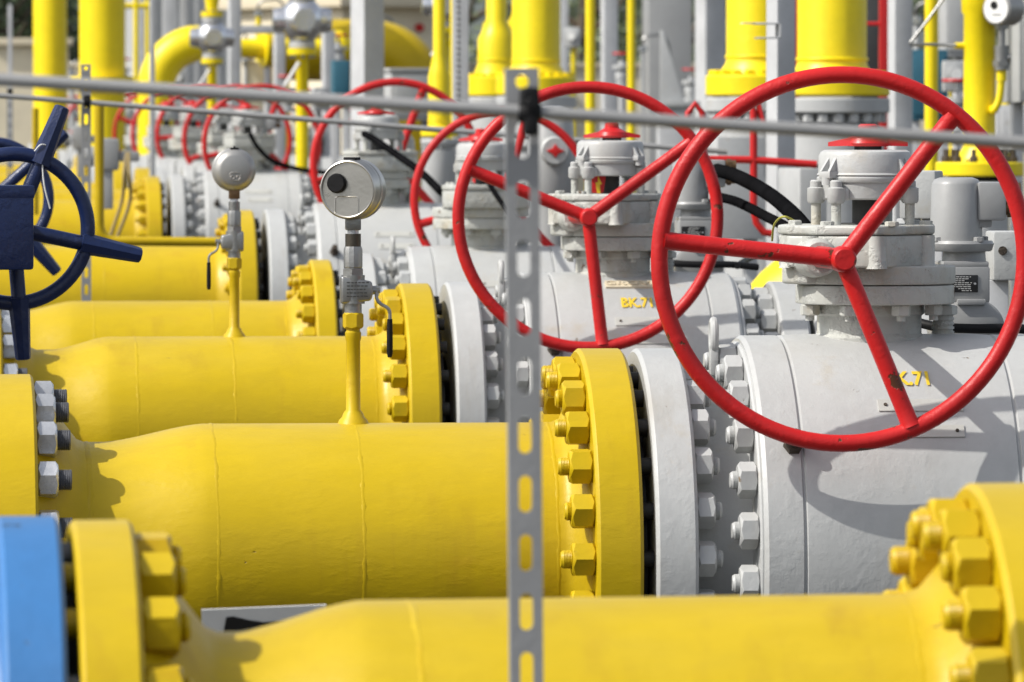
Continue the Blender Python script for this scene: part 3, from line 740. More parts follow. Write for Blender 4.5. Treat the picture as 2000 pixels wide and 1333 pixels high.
# ------------------------------------------------------------------ pressure gauges on the lines
def make_gauge(label, yaw, style, lever):
    t = thing('pressure_gauge', label, 'pressure gauge', group='pressure gauges standing on the yellow pipes')
    Yp = M['yellow']
    MB().lathe([(-0.012, 0.034), (0.006, 0.028), (0.012, 0.022), (0.02, 0.019), (0.026, 0.0140), (0.160, 0.0138), (0.166, 0.0158), (0.178, 0.0158), (0.180, 0.0138), (0.190, 0.0138)], axis=(0, 0, 1), seg=32).build('riser', Yp, t, angle=40)
    MB().hexnut(0.036, 0.032, (0, 0, 0.213), (0, 0, 1), spin=R(15)).build('union_nut', Yp, t)
    va = MB().cyl((0, 0, 0.243), (0, 0, 0.262), 0.017, seg=24)
    va.hexnut(0.037, 0.018, (0, 0, 0.314), (0, 0, 1), spin=R(40))
    # ball valve body: trapezoid seen from the front
    s = 1 if lever > 0 else -1
    va.prism([(-0.025 * s, 0.262), (0.034 * s, 0.268), (0.038 * s, 0.282), (0.036 * s, 0.306), (-0.025 * s, 0.317)], -0.022, 0.022, 0.005, Matrix.Rotation(R(90), 4, 'X'))
    va.cyl((0, 0, 0.262), (0, 0, 0.318), 0.023, seg=32)
    va.cyl((0.030 * s, -0.002, 0.288), (0.046 * s, -0.002, 0.288), 0.008, seg=16)
    vb = va.build('needle_valve', M['fitting'], t, angle=35)
    pr = MB()
    for k in range(5):
        x = -0.014
        while x < 0.024:
            l = random.uniform(0.003, 0.007)
            pr.box((s * (x + l / 2), -0.0236, 0.304 - k * 0.0068), (l, 0.0008, 0.0022)); x += l + 0.002
    if lever > 0: pr.build('valve_print', M['dark'], vb)
    lv = MB()
    ar = [(0.045 * s, -0.004, 0.325), (0.045 * s, -0.006, 0.288), (0.046 * s, -0.008, 0.272), (0.053 * s, -0.010, 0.262), (0.066 * s, -0.012, 0.254), (0.071 * s, -0.012, 0.244), (0.071 * s, -0.012, 0.22)]
    lv.tube(smooth_path(ar[1:], 5), 0.0035, 10)
    lv.cyl((0.036 * s, -0.003, 0.290), (0.052 * s, -0.003, 0.290), 0.007, seg=6)
    le = lv.build('lever', M['fitting'], vb)
    MB().tube([(0.071 * s, -0.012, 0.232), (0.071 * s, -0.012, 0.20), (0.071 * s, -0.012, 0.165), (0.071 * s, -0.012, 0.157)], [0.0052, 0.0060, 0.0060, 0.004], 14).build('lever_grip', M['black'], le)
    MB().lathe([(0.330, 0), (0.330, 0.0165), (0.334, 0.0185), (0.368, 0.0185), (0.374, 0.0165), (0.374, 0)], axis=(0, 0, 1), seg=12).build('coupling', M['fitting'], t, angle=20)
    MB().lathe([(0.374, 0.0155), (0.399, 0.0155), (0.399, 0)], axis=(0, 0, 1), seg=24).build('coupling', M['fitting_dark'] if lever > 0 else M['fitting'], t)
    MB().cyl((0, 0, 0.398), (0, 0, 0.408), 0.011, seg=20).build('thread', M['zinc'], t)
    hd = MB().box((0, 0, 0.419), (0.030, 0.026, 0.026), 0.003).build('gauge_stem', M['brass'] if lever < 0 else M['fitting'], t)
    # round case
    zc = 0.486; r = 0.0585
    cs = MB()
    if style == 'flat':
        cs.lathe([(-0.030, 0), (-0.030, r * 0.90), (-0.0335, r * 0.905), (-0.0345, r * 0.93), (-0.0335, r * 0.965), (-0.028, r), (-0.012, r * 1.0), (-0.010, r * 1.015), (-0.004, r * 1.015), (-0.002, r * 1.0),
                  (0.004, r * 1.0), (0.006, r * 1.02), (0.024, r * 1.02), (0.027, r * 0.97), (0.027, 0)], (0, 0, 0), (0, 1, 0), 96)
    else:
        cs.lathe([(-0.030, 0), (-0.030, r * 0.66), (-0.028, r * 0.74), (-0.020, r * 0.90), (-0.008, r * 1.0), (0.004, r * 1.0), (0.006, r * 1.03), (0.024, r * 1.03), (0.027, r * 0.97), (0.027, 0)], (0, 0, 0), (0, 1, 0), 96)
    case = cs.build('case', M['stainless'] if style == 'flat' else M['stainless_matt'], t, (0, 0, zc), (0, 0, yaw), angle=28)
    if style == 'flat':
        MB().cyl((-0.022, -0.032, 0.012), (-0.022, -0.0405, 0.012), 0.0195, 0.0185, 36, 0.002).build('blow_out_plug', M['black'], case)
        MB().tube([(-0.026, -0.0305, -0.048), (-0.026, -0.0305, -0.017), (-0.022, -0.0305, -0.014), (0.018, -0.0305, -0.014), (0.022, -0.0305, -0.017), (0.022, -0.0305, -0.048)], 0.0009, 6).build('pressed_outline', M['stainless'], case)
        MB().box((0, -0.006, r + 0.002), (0.026, 0.03, 0.005), 0.002).build('vent_cap', M['black'], case)
    else:
        MB().tube([(-0.014, -0.0305, -0.024), (-0.015, -0.0305, -0.012), (-0.012, -0.0305, -0.007), (0.012, -0.0305, -0.007), (0.015, -0.0305, -0.012), (0.014, -0.0305, -0.024), (0.010, -0.0305, -0.028), (-0.010, -0.0305, -0.028)], 0.0014, 6, closed=True).build('pressed_logo', M['stainless_matt'], case)
        for x in (-0.008, 0.008):
            MB().tube([(x + 0.005 * math.cos(2 * PI * i / 14), -0.0305, -0.020 + 0.0045 * math.sin(2 * PI * i / 14)) for i in range(14)], 0.0014, 6, closed=True).build('pressed_logo', M['stainless'], case)
        MB().cyl((0, -0.004, r), (0, -0.004, r + 0.008), 0.004, 0.002, 12).box((0, -0.004, r + 0.001), (0.024, 0.02, 0.004), 0.0015).build('vent_cap', M['black'], case)
    for ch in t.children:
        if not ch.name.startswith('riser'): ch.location.z -= 0.028
    return t
ga = make_gauge('steel pressure gauge with a round black plug on its back, on the nearest gauged pipe', R(-24), 'flat', 1)
ga.location = (at(690, 1090, Y1).x, Y1, Z1 + RP)
gb_ = make_gauge('smaller pressure gauge with a domed plain back, its black lever hanging on the left', R(2), 'dome', -1)
gb_.location = (at(458, 842, Y2).x, Y2, Z2 + RP)

# ------------------------------------------------------------------ strip posts, rods
def strip_post(label, px, Y, ytop, w, clamp_y, tiltx=0.0, ypitch=0.0656):
    top = at(px, ytop, Y).z
    X = at(px, 500, Y).x
    t = thing('strip_post', label, 'post', (X, Y, 0), group='perforated steel strip posts')
    cu = bpy.data.curves.new('strip', 'CURVE'); cu.dimensions = '2D'; cu.fill_mode = 'BOTH'; cu.extrude = 0.0016
    def poly(pts):
        s = cu.splines.new('POLY'); s.points.add(len(pts) - 1)
        for p, q in zip(s.points, pts): p.co = (q[0], q[1], 0, 1)
        s.use_cyclic_u = True
    poly([(-w / 2, 0), (w / 2, 0), (w / 2, top), (-w / 2, top)])
    z = top - 0.0155
    poly([(0.0 + 0.0075 * math.cos(2 * PI * i / 20), z + 0.0075 * math.sin(2 * PI * i / 20)) for i in range(20)])
    z -= 0.041
    sl, sw = 0.0205 * w / 0.037, 0.0074 * w / 0.037
    z -= 0.024
    while z > 0.15:
        pts = [(sw * math.cos(a), sl - sw + z + sw * math.sin(a)) for a in [PI * i / 8 for i in range(9)]] + [(sw * math.cos(a), -sl + sw + z + sw * math.sin(a)) for a in [PI + PI * i / 8 for i in range(9)]]
        poly(pts); z -= ypitch
    o = bpy.data.objects.new('strip', cu); COL.objects.link(o)
    dg = bpy.context.evaluated_depsgraph_get(); dg.update()
    me = bpy.data.meshes.new_from_object(o.evaluated_get(dg)); bpy.data.objects.remove(o); bpy.data.curves.remove(cu)
    me.materials.clear(); me.materials.append(M['post']); me.name = 'strip'
    st = link(me, 'strip', t, (0, 0, 0), (R(90), 0, 0))
    for s in (-1, 1):
        MB().box((s * (w / 2 - 0.0011), 0.0085, top / 2), (0.0022, 0.0136, top - 0.002)).build('lip', M['post'], t)
    t.rotation_euler = (0, tiltx, 0)
    zc = at(px, clamp_y, Y).z
    return t, zc
Yp = 8.5
p1, zc1 = strip_post('wide grey slotted strip post standing in front, nearly as tall as the view', 1019, Yp, 133, 0.037, 213, 0.0)
p1.location.x = at(1029, 1333, Yp).x; z13 = at(1029, 1333, Yp).z
p1.rotation_euler.y = -R(0.45)
p1.location.x += z13 * math.sin(R(0.45))
cl = MB().box((0.0055, -0.013, 0.010), (0.021, 0.026, 0.036), 0.006, seg=3)
cl.lathe([(-0.013, 0), (-0.013, 0.009), (-0.006, 0.0135), (0.006, 0.0135), (0.013, 0.009), (0.013, 0)], (0.005, -0.014, 0.0), (1, 0, 0), 24)
cl.box((0.006, -0.016, -0.013), (0.016, 0.022, 0.026), 0.006, seg=3)
cl.hexnut(0.012, 0.008, (0.006, -0.026, 0.010), (0, -1, 0))
cl.build('rod_clamp', M['black'], p1, (0.001, -0.004, zc1 - 0.004))
def rod(name, label, A, B, r):
    d = B - A
    o = MB().tube([(d * k / 24) + Vector((0, 0, -0.003 * math.sin(k * 0.9))) * r * 10 for k in range(25)], r, 16).build(name, M['rod'], None, angle=60)
    o.location = A
    return tag(o, label, 'rod', 'galvanised rods clamped to the strip posts')
rod('galvanised_rod', 'thick out-of-focus rod sloping across the whole view in front of the wheels', at(-300, 137, Yp - 0.02), at(2350, 301, Yp - 0.02), 0.0072)
Yq = 29.6
p2, zc2 = strip_post('thin slotted strip post standing behind the navy wheel, its lower end behind the yellow pipes', 168.5, Yq, 126, 0.037, 196, 0.0)
MB().box((0.003, -0.012, 0), (0.024, 0.03, 0.046), 0.007, seg=3).cyl((-0.012, -0.014, 0.0), (0.018, -0.014, 0.0), 0.019, seg=20, ch=0.004).build('rod_clamp', M['black'], p2, (0, 0, zc2 - 0.004))
rod('galvanised_rod', 'thin rod behind the nearer valves, passing in front of the far red wheels', at(-250, 168, Yq - 0.02), at(1420, 297, Yq - 0.02), 0.0105)
p3, zc3 = strip_post('faint strip post at the left edge, behind the navy handwheel', 20, 50, 172, 0.037, 182, 0.0)
MB().box((0.0, -0.012, 0), (0.03, 0.03, 0.06), 0.007, seg=3).build('rod_clamp', M['black'], p3, (0, 0, zc3))

# ------------------------------------------------------------------ navy handwheels at the left edge
def navy_wheel(label, px, py, Y, Rm, lugs, rz, with_box):
    t = thing('navy_valve_operator', label, 'handwheel operator', at(px, py, Y), rz, group='navy handwheels at the left edge')
    hw = MB().tube([(Rm * math.cos(2 * PI * i / 72), 0, Rm * math.sin(2 * PI * i / 72)) for i in range(72)], Rm * 0.098, 16, closed=True).build('handwheel', M['navy'], t, angle=180)
    hub = MB().cyl((0, -0.02, 0), (0, 0.05, 0), Rm * 0.2, seg=28, ch=0.004).build('hub', M['navy'], hw)
    for a in lugs:
        sp = MB()
        def bar(x0, x1, w0, w1, d0, d1):
            n = 6; P = []
            sp.tube([(x0 + (x1 - x0) * k / n, 0.012 * (1 - k / n) if x1 <= Rm else 0, 0) for k in range(n + 1)], [w0 + (w1 - w0) * k / n for k in range(n + 1)], 14)
        bar(Rm * 0.1, Rm * 0.97, Rm * 0.105, Rm * 0.10, 0, 0)
        sp.build('spoke', M['navy'], hw, (0, 0, 0), (0, -R(a), 0), angle=60)
        lg = MB().tube([(Rm * 0.93, 0, 0), (Rm * 1.04, 0, 0), (Rm * 1.12, 0, 0), (Rm * 1.72, 0, 0), (Rm * 1.75, 0, 0), (Rm * 1.765, 0, 0)], [Rm * 0.165, Rm * 0.15, Rm * 0.14, Rm * 0.105, Rm * 0.098, Rm * 0.07], 8)
        lg.build('lug', M['navy'], hw, (0, 0, 0), (0, -R(a), 0), angle=32)
    if with_box:
        MB().box((-0.090, -0.11, 0.004), (0.222, 0.14, 0.188), 0.008).box((-0.090, -0.11, 0.085), (0.224, 0.142, 0.028), 0.003).build('gear_case', M['navy'], t)
        MB().cyl((-0.01, -0.05, 0), (-0.01, 0.02, 0), 0.045, seg=28).build('shaft', M['navy'], t)
        MB().box((-0.13, -0.11, -0.40), (0.10, 0.10, 0.64), 0.01).build('column', M['navy'], t)
        s = MB().tube(smooth_path([(0.045, -0.018, 0.175), (0.060, -0.022, 0.190), (0.078, -0.016, 0.182), (0.064, -0.020, 0.150), (0.064, -0.02, 0.120)], 6), 0.0018, 8)
        s.tube(smooth_path([(0.064, -0.02, 0.12), (0.068, -0.022, 0.09), (0.080, -0.022, 0.045)], 6), 0.002, 8)
        s.build('cable_tie', M['white'], t)
    else:
        MB().cyl((0, 0.02, 0), (0, 0.3, 0), 0.02, seg=16).box((-0.05, 0.32, -0.02), (0.16, 0.12, 0.16), 0.01).box((-0.05, 0.32, -0.25), (0.08, 0.08, 0.40), 0.006).build('gear_case', M['navy'], t)
    return t
navy_wheel('dark navy handwheel with long lugs behind its square gear case, left edge', 27, 447, 17.4, 0.169, (68, -12, -86, -158, 134), R(6), True)
navy_wheel('second navy handwheel, smaller and half hidden behind the front one', -14, 388, 23.6, 0.172, (42, -49, 132, -140), R(4), False)

# bent impulse tube and its neighbours
def bent_tube(name, label, cat, pts, r, mat, group=None, rad=0.12):
    P = [at(*p) for p in pts]
    out = [P[0]]
    for a, b, c in zip(P, P[1:], P[2:]):
        d0 = (a - b).normalized(); d1 = (c - b).normalized()
        q = min(rad, (a - b).length * 0.45, (c - b).length * 0.45)
        s0, s1 = b + d0 * q, b + d1 * q
        for k in range(9):
            u = k / 8
            out.append(s0 * (1 - u) ** 2 + b * 2 * u * (1 - u) + s1 * u * u)
    out.append(P[-1])
    o = MB().tube(out, r, 18).build(name, mat, None, angle=60)
    return tag(o, label, cat, group)
bent_tube('impulse_tube', 'bent yellow impulse tube coming down and turning right toward the domed gauge', 'tube', [(194, 205, 31.2), (194, 471, 31.2), (428, 473, 31.2)], 0.0195, M['yellow'], rad=0.075)
bent_tube('impulse_tube', 'upright thin yellow tube left of the upright navy lug', 'tube', [(69, 212, 41), (69, 330, 41), (69, 420, 41)], 0.018, M['yellow'], rad=0.05)
for k, (a, b) in enumerate((((243, 330, 36), (238, 400, 36.2)), ((252, 330, 36), (250, 400, 36.2)))):
    hose('tan_cable', ('left' if k == 0 else 'right') + ' one of two tan cables hanging in front of the yellow nuts', 'cable',
         [(248 + 4 * k, 300, 36.3), a, (238 + 16 * k, 392, 36), (212 + 14 * k, 472, 36)], 0.0085, M['tan_cable'], group='tan hanging cables')
tr = thing('transmitter', 'blurred grey transmitter box between the rear strip post and the bent yellow tube', 'transmitter', at(195, 310, 38))
MB().box((0.04, 0, 0.02), (0.11, 0.09, 0.16), 0.02).build('housing', M['grey_mid'], tr)
MB().cyl((-0.03, 0, 0.01), (-0.075, 0, 0.01), 0.05, seg=24).build('cover', M['grey_mid'], tr)
MB().box((0.145, 0, 0.01), (0.10, 0.06, 0.05), 0.01).build('gland', M['grey_mid'], tr)
MB().box((0.04, 0, -0.15), (0.05, 0.05, 0.2), 0.006).build('stand', M['grey_mid'], tr)
tr2 = copy_tree(tr); tr2['label'] = 'small blurred grey transmitter left of the upright navy lug'; tr2.location = at(146, 275, 52); tag(tr2, group='blurred transmitters'); tag(tr, group='blurred transmitters')

# white card propped between the two nearest pipes
cd = thing('white_card', 'white printed card propped between the two nearest yellow pipes', 'card', at(516, 1230, 11.3), 0)
cm = MB().box((0, 0, 0.0), (0.184, 0.002, 0.075), 0, Quaternion((1, 0, 0), R(24)) @ Quaternion((0, 1, 0), R(-2.2))).build('sheet', M['white'], cd)
MB().prism([(-0.066, -0.035), (-0.056, 0.023), (-0.046, 0.024), (-0.02, 0.016), (0.0, 0.012), (0.091, 0.016), (0.091, -0.035)], -0.001, 0.001, 0, Matrix.Rotation(R(-2.2), 4, 'Y') @ Matrix.Translation((0, -0.002, 0)) @ Matrix.Rotation(R(90 + 24), 4, 'X')).build('dark_print', M['black_plate'], cd)
MB().box((0.03, 0.03, -0.62), (0.03, 0.03, 1.15), 0.003).build('stake', M['steelwork'], cd)
# ------------------------------------------------------------------ risers and equipment behind
def unit(Y): return Y / 15000.0       # metres per photo pixel at distance Y

def riser(label, px, hw, Y, yf, z_top=4.0, group='yellow riser pipes with bolted grey flanges', top_neck=None):
    """upright yellow pipe standing on a grey flanged body; yf = photo heights of flange top, joint, grey flange bottom"""
    r = hw * unit(Y); rf = r * 1.66
    B = at(px, 238, Y); zt, zj, zb = (at(px, y, Y).z for y in yf)
    t = thing('riser_pipe', label, 'pipe', (B.x, B.y, 0), 0, group)
    wz = zt + (zt - zj) * 0.75
    prof = [(zt - 0.002, r * 1.25), (zt + (zt - zj) * 0.25, r * 1.16), (wz - 0.02, r * 1.03), (wz, r)]
    prof += [(top_neck, r), (top_neck + 0.05, r * 0.8), (top_neck + 0.12, r * 0.55), (z_top, r * 0.55), (z_top, 0)] if top_neck else [(z_top, r), (z_top, 0)]
    MB().lathe(prof, axis=(0, 0, 1), seg=64).build('pipe', M['yellow_bright'], t, angle=50)
    MB().tube([(r * math.cos(2 * PI * i / 48), r * math.sin(2 * PI * i / 48), wz + 0.012) for i in range(48)], r * 0.055, 8, closed=True).build('weld_bead', M['yellow_bright'], t, angle=180)
    f = MB().lathe(flange_profile(zj, zt, 0.01, rf, 0.008), axis=(0, 0, 1), seg=72).build('flange', M['yellow_bright'], t, angle=30)
    g = MB().lathe(flange_profile(zb, zj - 0.008, 0.01, rf, 0.008), axis=(0, 0, 1), seg=72).build('flange', M['grey_far'], t, angle=30)
    af = r * 0.30
    ny = MB().hexnut(af, af * 0.55).mesh('nut_up', M['yellow_bright'], 32); nd = MB().hexnut(af, af * 0.9).mesh('nut_down', M['grey_far'], 32)
    for i in range(20):
        a = 2 * PI * i / 20
        y = math.sin(a)
        if y > 0.3: continue
        x = math.cos(a)
        link(ny, 'stud_nut', f, (rf * 0.85 * x, rf * 0.85 * y, zt), (0, -PI / 2, 0))
        link(nd, 'stud_nut', g, (rf * 0.85 * x, rf * 0.85 * y, zb), (0, PI / 2, 0))
    MB().lathe([(zb - 0.9, 0), (zb - 0.9, r * 1.2), (zb - 0.25, r * 1.25), (zb - 0.22, r * 1.5), (zb - af * 1.5, r * 1.5), (zb - af * 1.2, r * 1.3), (zb + 0.001, r * 1.2)], axis=(0, 0, 1), seg=48).build('body', M['grey_far'], t, angle=40)
    MB().cyl((0, 0, 0), (0, 0, zb - 0.89), r * 1.1, seg=40).build('pedestal', M['grey_far'], t)
    return t
riser('thick yellow riser pipe with its flange right behind the top of the nearest red wheel', 1625, 68.5, 33, (150, 188, 222))
riser('yellow riser pipe just left of the square grey post', 1480, 62, 36, (147, 188, 220))
riser('tall yellow riser pipe right of the front strip post top', 1047, 47.5, 45, (150, 186, 212))
riser('yellow riser pipe that narrows at its top, left of the front strip post top', 970, 37, 47, (150, 188, 212), top_neck=at(970, 78, 47).z)
riser('short yellow riser behind the third red wheel, in shade', 858, 22, 40, (252, 268, 284), top_neck=at(858, 150, 40).z)
# thick pipes at the upper left
t = thing('bend_pipe', 'upright yellow pipe with a rounded bend at its top, far upper left', 'pipe', (at(98, 238, 75).x, 75, 0), group='blurred yellow pipes at the upper left')
MB().tube([(0, 0, 0), (0, 0, 2.8)] + arc((0.5, 0, 2.93), 0.5, 180, 90, 10) + [(1.6, 0, 3.43)], 33 * unit(75), 40).build('pipe', M['yellow_bright'], t, angle=60)
t = thing('upright_pipe', 'thick upright yellow pipe at the upper left, behind the rear strip post', 'pipe', (at(200, 238, 65).x, 65, 0), group='blurred yellow pipes at the upper left')
MB().cyl((0, 0, 0), (0, 0, 5), 45 * unit(65), seg=48).build('pipe', M['yellow_bright'], t)
MB().cyl((0, 0, at(0, 160, 65).z - 0.04), (0, 0, at(0, 150, 65).z), 62 * unit(65), seg=48).build('flange', M['yellow_bright'], t)
t = thing('bend_pipe', 'glossy yellow elbow pipe curving right into the bright regulator', 'pipe', (at(305, 238, 60).x, 60, 0), group='blurred yellow pipes at the upper left')
zz = at(305, 84, 60).z
MB().tube([(0, 0, 0), (0, 0, zz - 0.36)] + arc((0.36, 0, zz - 0.36), 0.36, 180, 90, 14) + [(0.42, 0, zz), (0.50, 0, zz)], [36 * unit(60)] * 15 + [34 * unit(60)] * 4, 44).build('pipe', M['yellow_bright'], t, angle=60)
t = thing('bend_pipe', 'broad yellow pipe shoulder in shade, in front of the beige building', 'pipe', (at(745, 238, 66).x, 66, 0), group='blurred yellow pipes behind the posts')
MB().tube([(0.30, 0, 0), (0.30, 0, at(0, 190, 66).z)] + arc((-0.1, 0, at(0, 190, 66).z), 0.40, 0, 80, 10) + [(-0.9, 0, at(0, 190, 66).z + 0.42)], 0.27, 40).build('pipe', M['yellow'], t, angle=60)
tag(t, group='blurred yellow pipes at the upper left')

# bright regulators between yellow flanges
def make_regulator(label):
    t = thing('regulator', label, 'regulator', group='bright rounded regulators')
    MB().lathe([(-0.12, 0.05), (-0.10, 0.075), (-0.06, 0.11), (0, 0.122), (0.06, 0.11), (0.10, 0.075), (0.12, 0.05)], axis=(0, 0, 1), seg=40).lathe([(-0.16, 0), (-0.16, 0.06), (-0.12, 0.07), (0.12, 0.07), (0.16, 0.06), (0.16, 0)], axis=(1, 0, 0), seg=28).lathe([(0.09, 0), (0.09, 0.05), (0.15, 0.06), (0.15, 0)], (0, -0.06, 0), (0, -1, 0), 24).build('body', M['chrome'], t, angle=50)
    for s in (-1, 1):
        f = MB().lathe([(0.115, 0.02), (0.115, 0.072), (0.150, 0.072), (0.150, 0.02)], axis=(0, 0, s), seg=32).build('flange', M['grey_far'], t)
        MB().lathe([(0.153, 0.0), (0.153, 0.080), (0.188, 0.080), (0.188, 0.0)], axis=(0, 0, s), seg=32).build('flange', M['yellow_bright'], t)
        for i in range(8):
            a = 2 * PI * i / 8
            MB().cyl((0.062 * math.cos(a), 0.062 * math.sin(a), s * 0.10), (0.062 * math.cos(a), 0.062 * math.sin(a), s * 0.205), 0.009, seg=8).build('stud', M['fitting'], f)
    MB().lathe([(0.185, 0.055), (0.21, 0.034), (0.6, 0.034), (1.4, 0.034)], axis=(0, 0, -1), seg=28).build('pipe', M['yellow_bright'], t, angle=60)
    MB().lathe([(0.185, 0.045), (0.22, 0.044), (0.32, 0.060), (1.2, 0.060)], axis=(0, 0, 1), seg=28).build('pipe', M['yellow_bright'], t, angle=60)
    MB().cyl((-0.02, -0.05, -0.23), (-0.10, -0.07, -0.36), 0.011, seg=10).build('lever', M['white'], t)
    return t
r1 = make_regulator('bright rounded regulator at the end of the glossy yellow elbow')
r1.location = at(414, 74, 56); r1.location.z = at(414, 74, 56).z
for px, py, Y, sc, lab in ((590, 40, 48, 1.15, 'bright regulator above a yellow flange with a white lever, left of the broad grey column'), (868, 12, 52, 0.95, 'regulator cut by the top edge just left of the perforated grey upright')):
    c = copy_tree(r1); c['label'] = lab; c.location = at(px, py, Y); c.scale = (sc, sc, sc)

# steel columns, posts
def column(label, x0, x1, y0, y1, Y, mat='steelwork', rz=0.0, name='steel_column', cat='column', group='grey steel columns in the background', extra=None, down=True, dep=None):
    A = at((x0 + x1) / 2, 238, Y); w = (x1 - x0) * unit(Y)
    z1 = at(0, y0, Y).z if y0 > 0 else CAMZ + 260 * unit(Y) + 0.6
    z0 = 0 if down else at(0, y1, Y).z
    t = thing(name, label, cat, (A.x, Y, 0), rz, group)
    k = w / (abs(math.cos(rz)) + abs(math.sin(rz)) * (1 if dep is None else dep / w))
    MB().box((0, 0, (z0 + z1) / 2), (k, dep or k, z1 - z0), min(0.004, k * 0.1)).build('shaft', M[mat], t)
    MB().box((0, 0, z0 + 0.01), (k * 1.5, (dep or k) * 1.5, 0.02)).build('base_plate', M[mat], t)
    return t
sq = column('square light grey post between the two thick yellow risers', 1497, 1553, 0, 480, 29, rz=R(24))
bk = MB(); wY = unit(28.8)
for dx, dz, sx, sz in ((0, 14, 50, 3), (23, 0, 4, 30), (2, -14, 46, 3)): bk.box((dx * wY, 0, dz * wY), (sx * wY, 0.12, sz * wY), 0.0008)
bk.box((-24 * wY, 0, 15 * wY), (50 * wY, 0.10, 2 * wY))
bc = bk.build('channel_bracket', M['steelwork'], sq, angle=30)
pb = at(1494, 61, 28.8); bc.matrix_world = Matrix.Translation((pb.x, pb.y - 0.05, pb.z))
bc.matrix_parent_inverse = Matrix(); bc.location = Matrix.Rotation(-R(24), 3, 'Z') @ (Vector((pb.x, pb.y - 0.05, pb.z)) - sq.location); bc.rotation_euler = (0, 0, -R(24))
column('broad grey column at the right, beside the red ladder', 1735, 1781, 0, 212, 38, rz=R(14))
column('broad pale grey column left of the beige building', 685, 750, 0, 300, 46, 'steelwork', rz=R(30))
column('grey column right of the bright elbow regulator', 445, 471, 0, 300, 57, rz=R(10))
column('slim grey column under the crossbar, left of the second regulator', 534, 557, 60, 300, 58, rz=R(10))
column('thin grey pole in front of the glossy yellow elbow', 292, 303, 0, 300, 50, rz=R(10))
column('slim white pole right of the tall yellow riser', 1096, 1110, 0, 235, 70)
column('grey column between the two thin yellow poles', 1174, 1206, 0, 235, 62, rz=R(8))
column('broad shaded grey column right of the thin yellow poles', 1260, 1345, 0, 235, 80, 'grey_mid', dep=0.6)
column('grey column with a bright left edge, left of the yellow riser', 1358, 1416, 0, 235, 56, rz=R(22))
column('pale narrow upright at the upper left in front of the trees', 16, 24, 10, 235, 88)
column('grey upright behind the glossy elbow, left one', 318, 340, 0, 235, 74)
column('grey upright behind the glossy elbow, right one', 352, 366, 0, 235, 76)
column('grey upright right of the second regulator', 628, 655, 60, 300, 60, rz=R(12))
pf = column('perforated grey upright with a row of dark holes', 884, 915, 0, 290, 43, rz=0, dep=0.05)
for i in range(36):
    z = at(0, 290, 43).z + i * 0.033
    MB().cyl((0, 0, 0), (0, -0.003, 0), 0.0085, seg=8).build('hole', M['dark'], pf, (-0.014, -0.0255, z))
cb = thing('crossbar', 'pale grey horizontal bar right of the elbow regulator', 'beam', at(508, 58, 57.4))
MB().box((0, 0, 0), (0.34, 0.06, 0.062), 0.003).build('beam', M['steelwork'], cb)
MB().box((-0.15, 0.1, -0.02), (0.05, 0.3, 0.04), 0.003).build('bracket', M['steelwork'], cb)
for px, hw, Y, lab in ((1153, 10, 42, 'thin yellow pole right of the tall yellow riser, reaching down behind the second wheel'), (1233, 8, 55, 'thinner yellow pole left of the dark broad column'),
                       (1819, 13.5, 34, 'slim yellow pole left of the gauged yellow standpipe'), (884, 5, 50, 'thin bright yellow pole left of the perforated upright'),
                       (266, 5, 72, 'thin yellow upright left of the glossy elbow'), (288, 4, 73, 'thinner yellow upright left of the thin grey pole')):
    t = thing('yellow_pole', lab, 'pole', (at(px, 238, Y).x, Y, 0), group='thin upright yellow poles')
    MB().cyl((0, 0, 0), (0, 0, 5), hw * unit(Y), seg=24).build('pole', M['yellow_bright'], t)
    MB().cyl((0, 0, 0.0), (0, 0, 0.03), hw * 2.2 * unit(Y), seg=24).build('foot', M['yellow_bright'], t)
gp = thing('yellow_guard', 'small yellow bar bridging the thin uprights at the upper left', 'bar', at(270, 12, 72.5))
MB().tube([(-0.16, -0.05, 0), (0.0, -0.05, 0), (0.12, -0.05, 0)], 0.026, 14).build('bar', M['yellow_bright'], gp)
MB().cyl((-0.16, -0.05, 0), (-0.16, -0.05, -0.03), 0.03).build('end', M['yellow_bright'], gp)
# gusseted foot plate
gu = thing('gusset_foot', 'pale triangular gusset standing left of the bright-edged grey column', 'gusset', at(1310, 198, 54))
MB().prism([(-0.075, 0), (0.10, 0), (0.085, 0.03), (-0.055, 0.50), (-0.075, 0.50)], -0.012, 0.012, 0.002, Matrix.Rotation(R(90), 4, 'X')).build('gusset', M['grey_far'], gu)
MB().box((0.02, 0, -0.02), (0.36, 0.2, 0.04), 0.004).build('foot_plate', M['grey_far'], gu)
MB().box((0.02, 0.02, -0.55), (0.22, 0.16, 1.02), 0.004).build('pedestal', M['steelwork'], gu)

# red ladder and red rail
rl = thing('red_ladder', 'red ladder frame behind the thick yellow riser', 'ladder', (at(1640, 238, 42).x, 42, 0))
for px in (1553, 1727): MB().box(((px - 1640) * unit(42), 0, 1.9), (0.034 if px < 1600 else 0.048, 0.04, 2.2), 0.003).build('stile', M['red_clean'], rl)
for py in (45, 140, -50): MB().cyl((-87 * unit(42), 0, at(0, py, 42).z), (87 * unit(42), 0, at(0, py, 42).z), 0.011, seg=12).build('rung', M['red_clean'], rl)
rr = thing('red_rail', 'red tube rail behind the crossing rims of the two nearest wheels', 'rail', at(1472, 312, 26.5))
u = unit(26.5)
MB().tube([(0, 0, 97 * u), (0, 0, 50 * u), (0, 0, 0), (0, 0, -100 * u), (6 * u, 0, -125 * u), (20 * u, 0, -143 * u), (36 * u, 0, -146 * u)], 7.5 * u, 14).tube([(0, 0, 95 * u), (-4 * u, 0, 108 * u), (8 * u, 0, 112 * u), (22 * u, 0, 60 * u)], 6 * u, 12).build('upright', M['red_clean'], rr, angle=60)
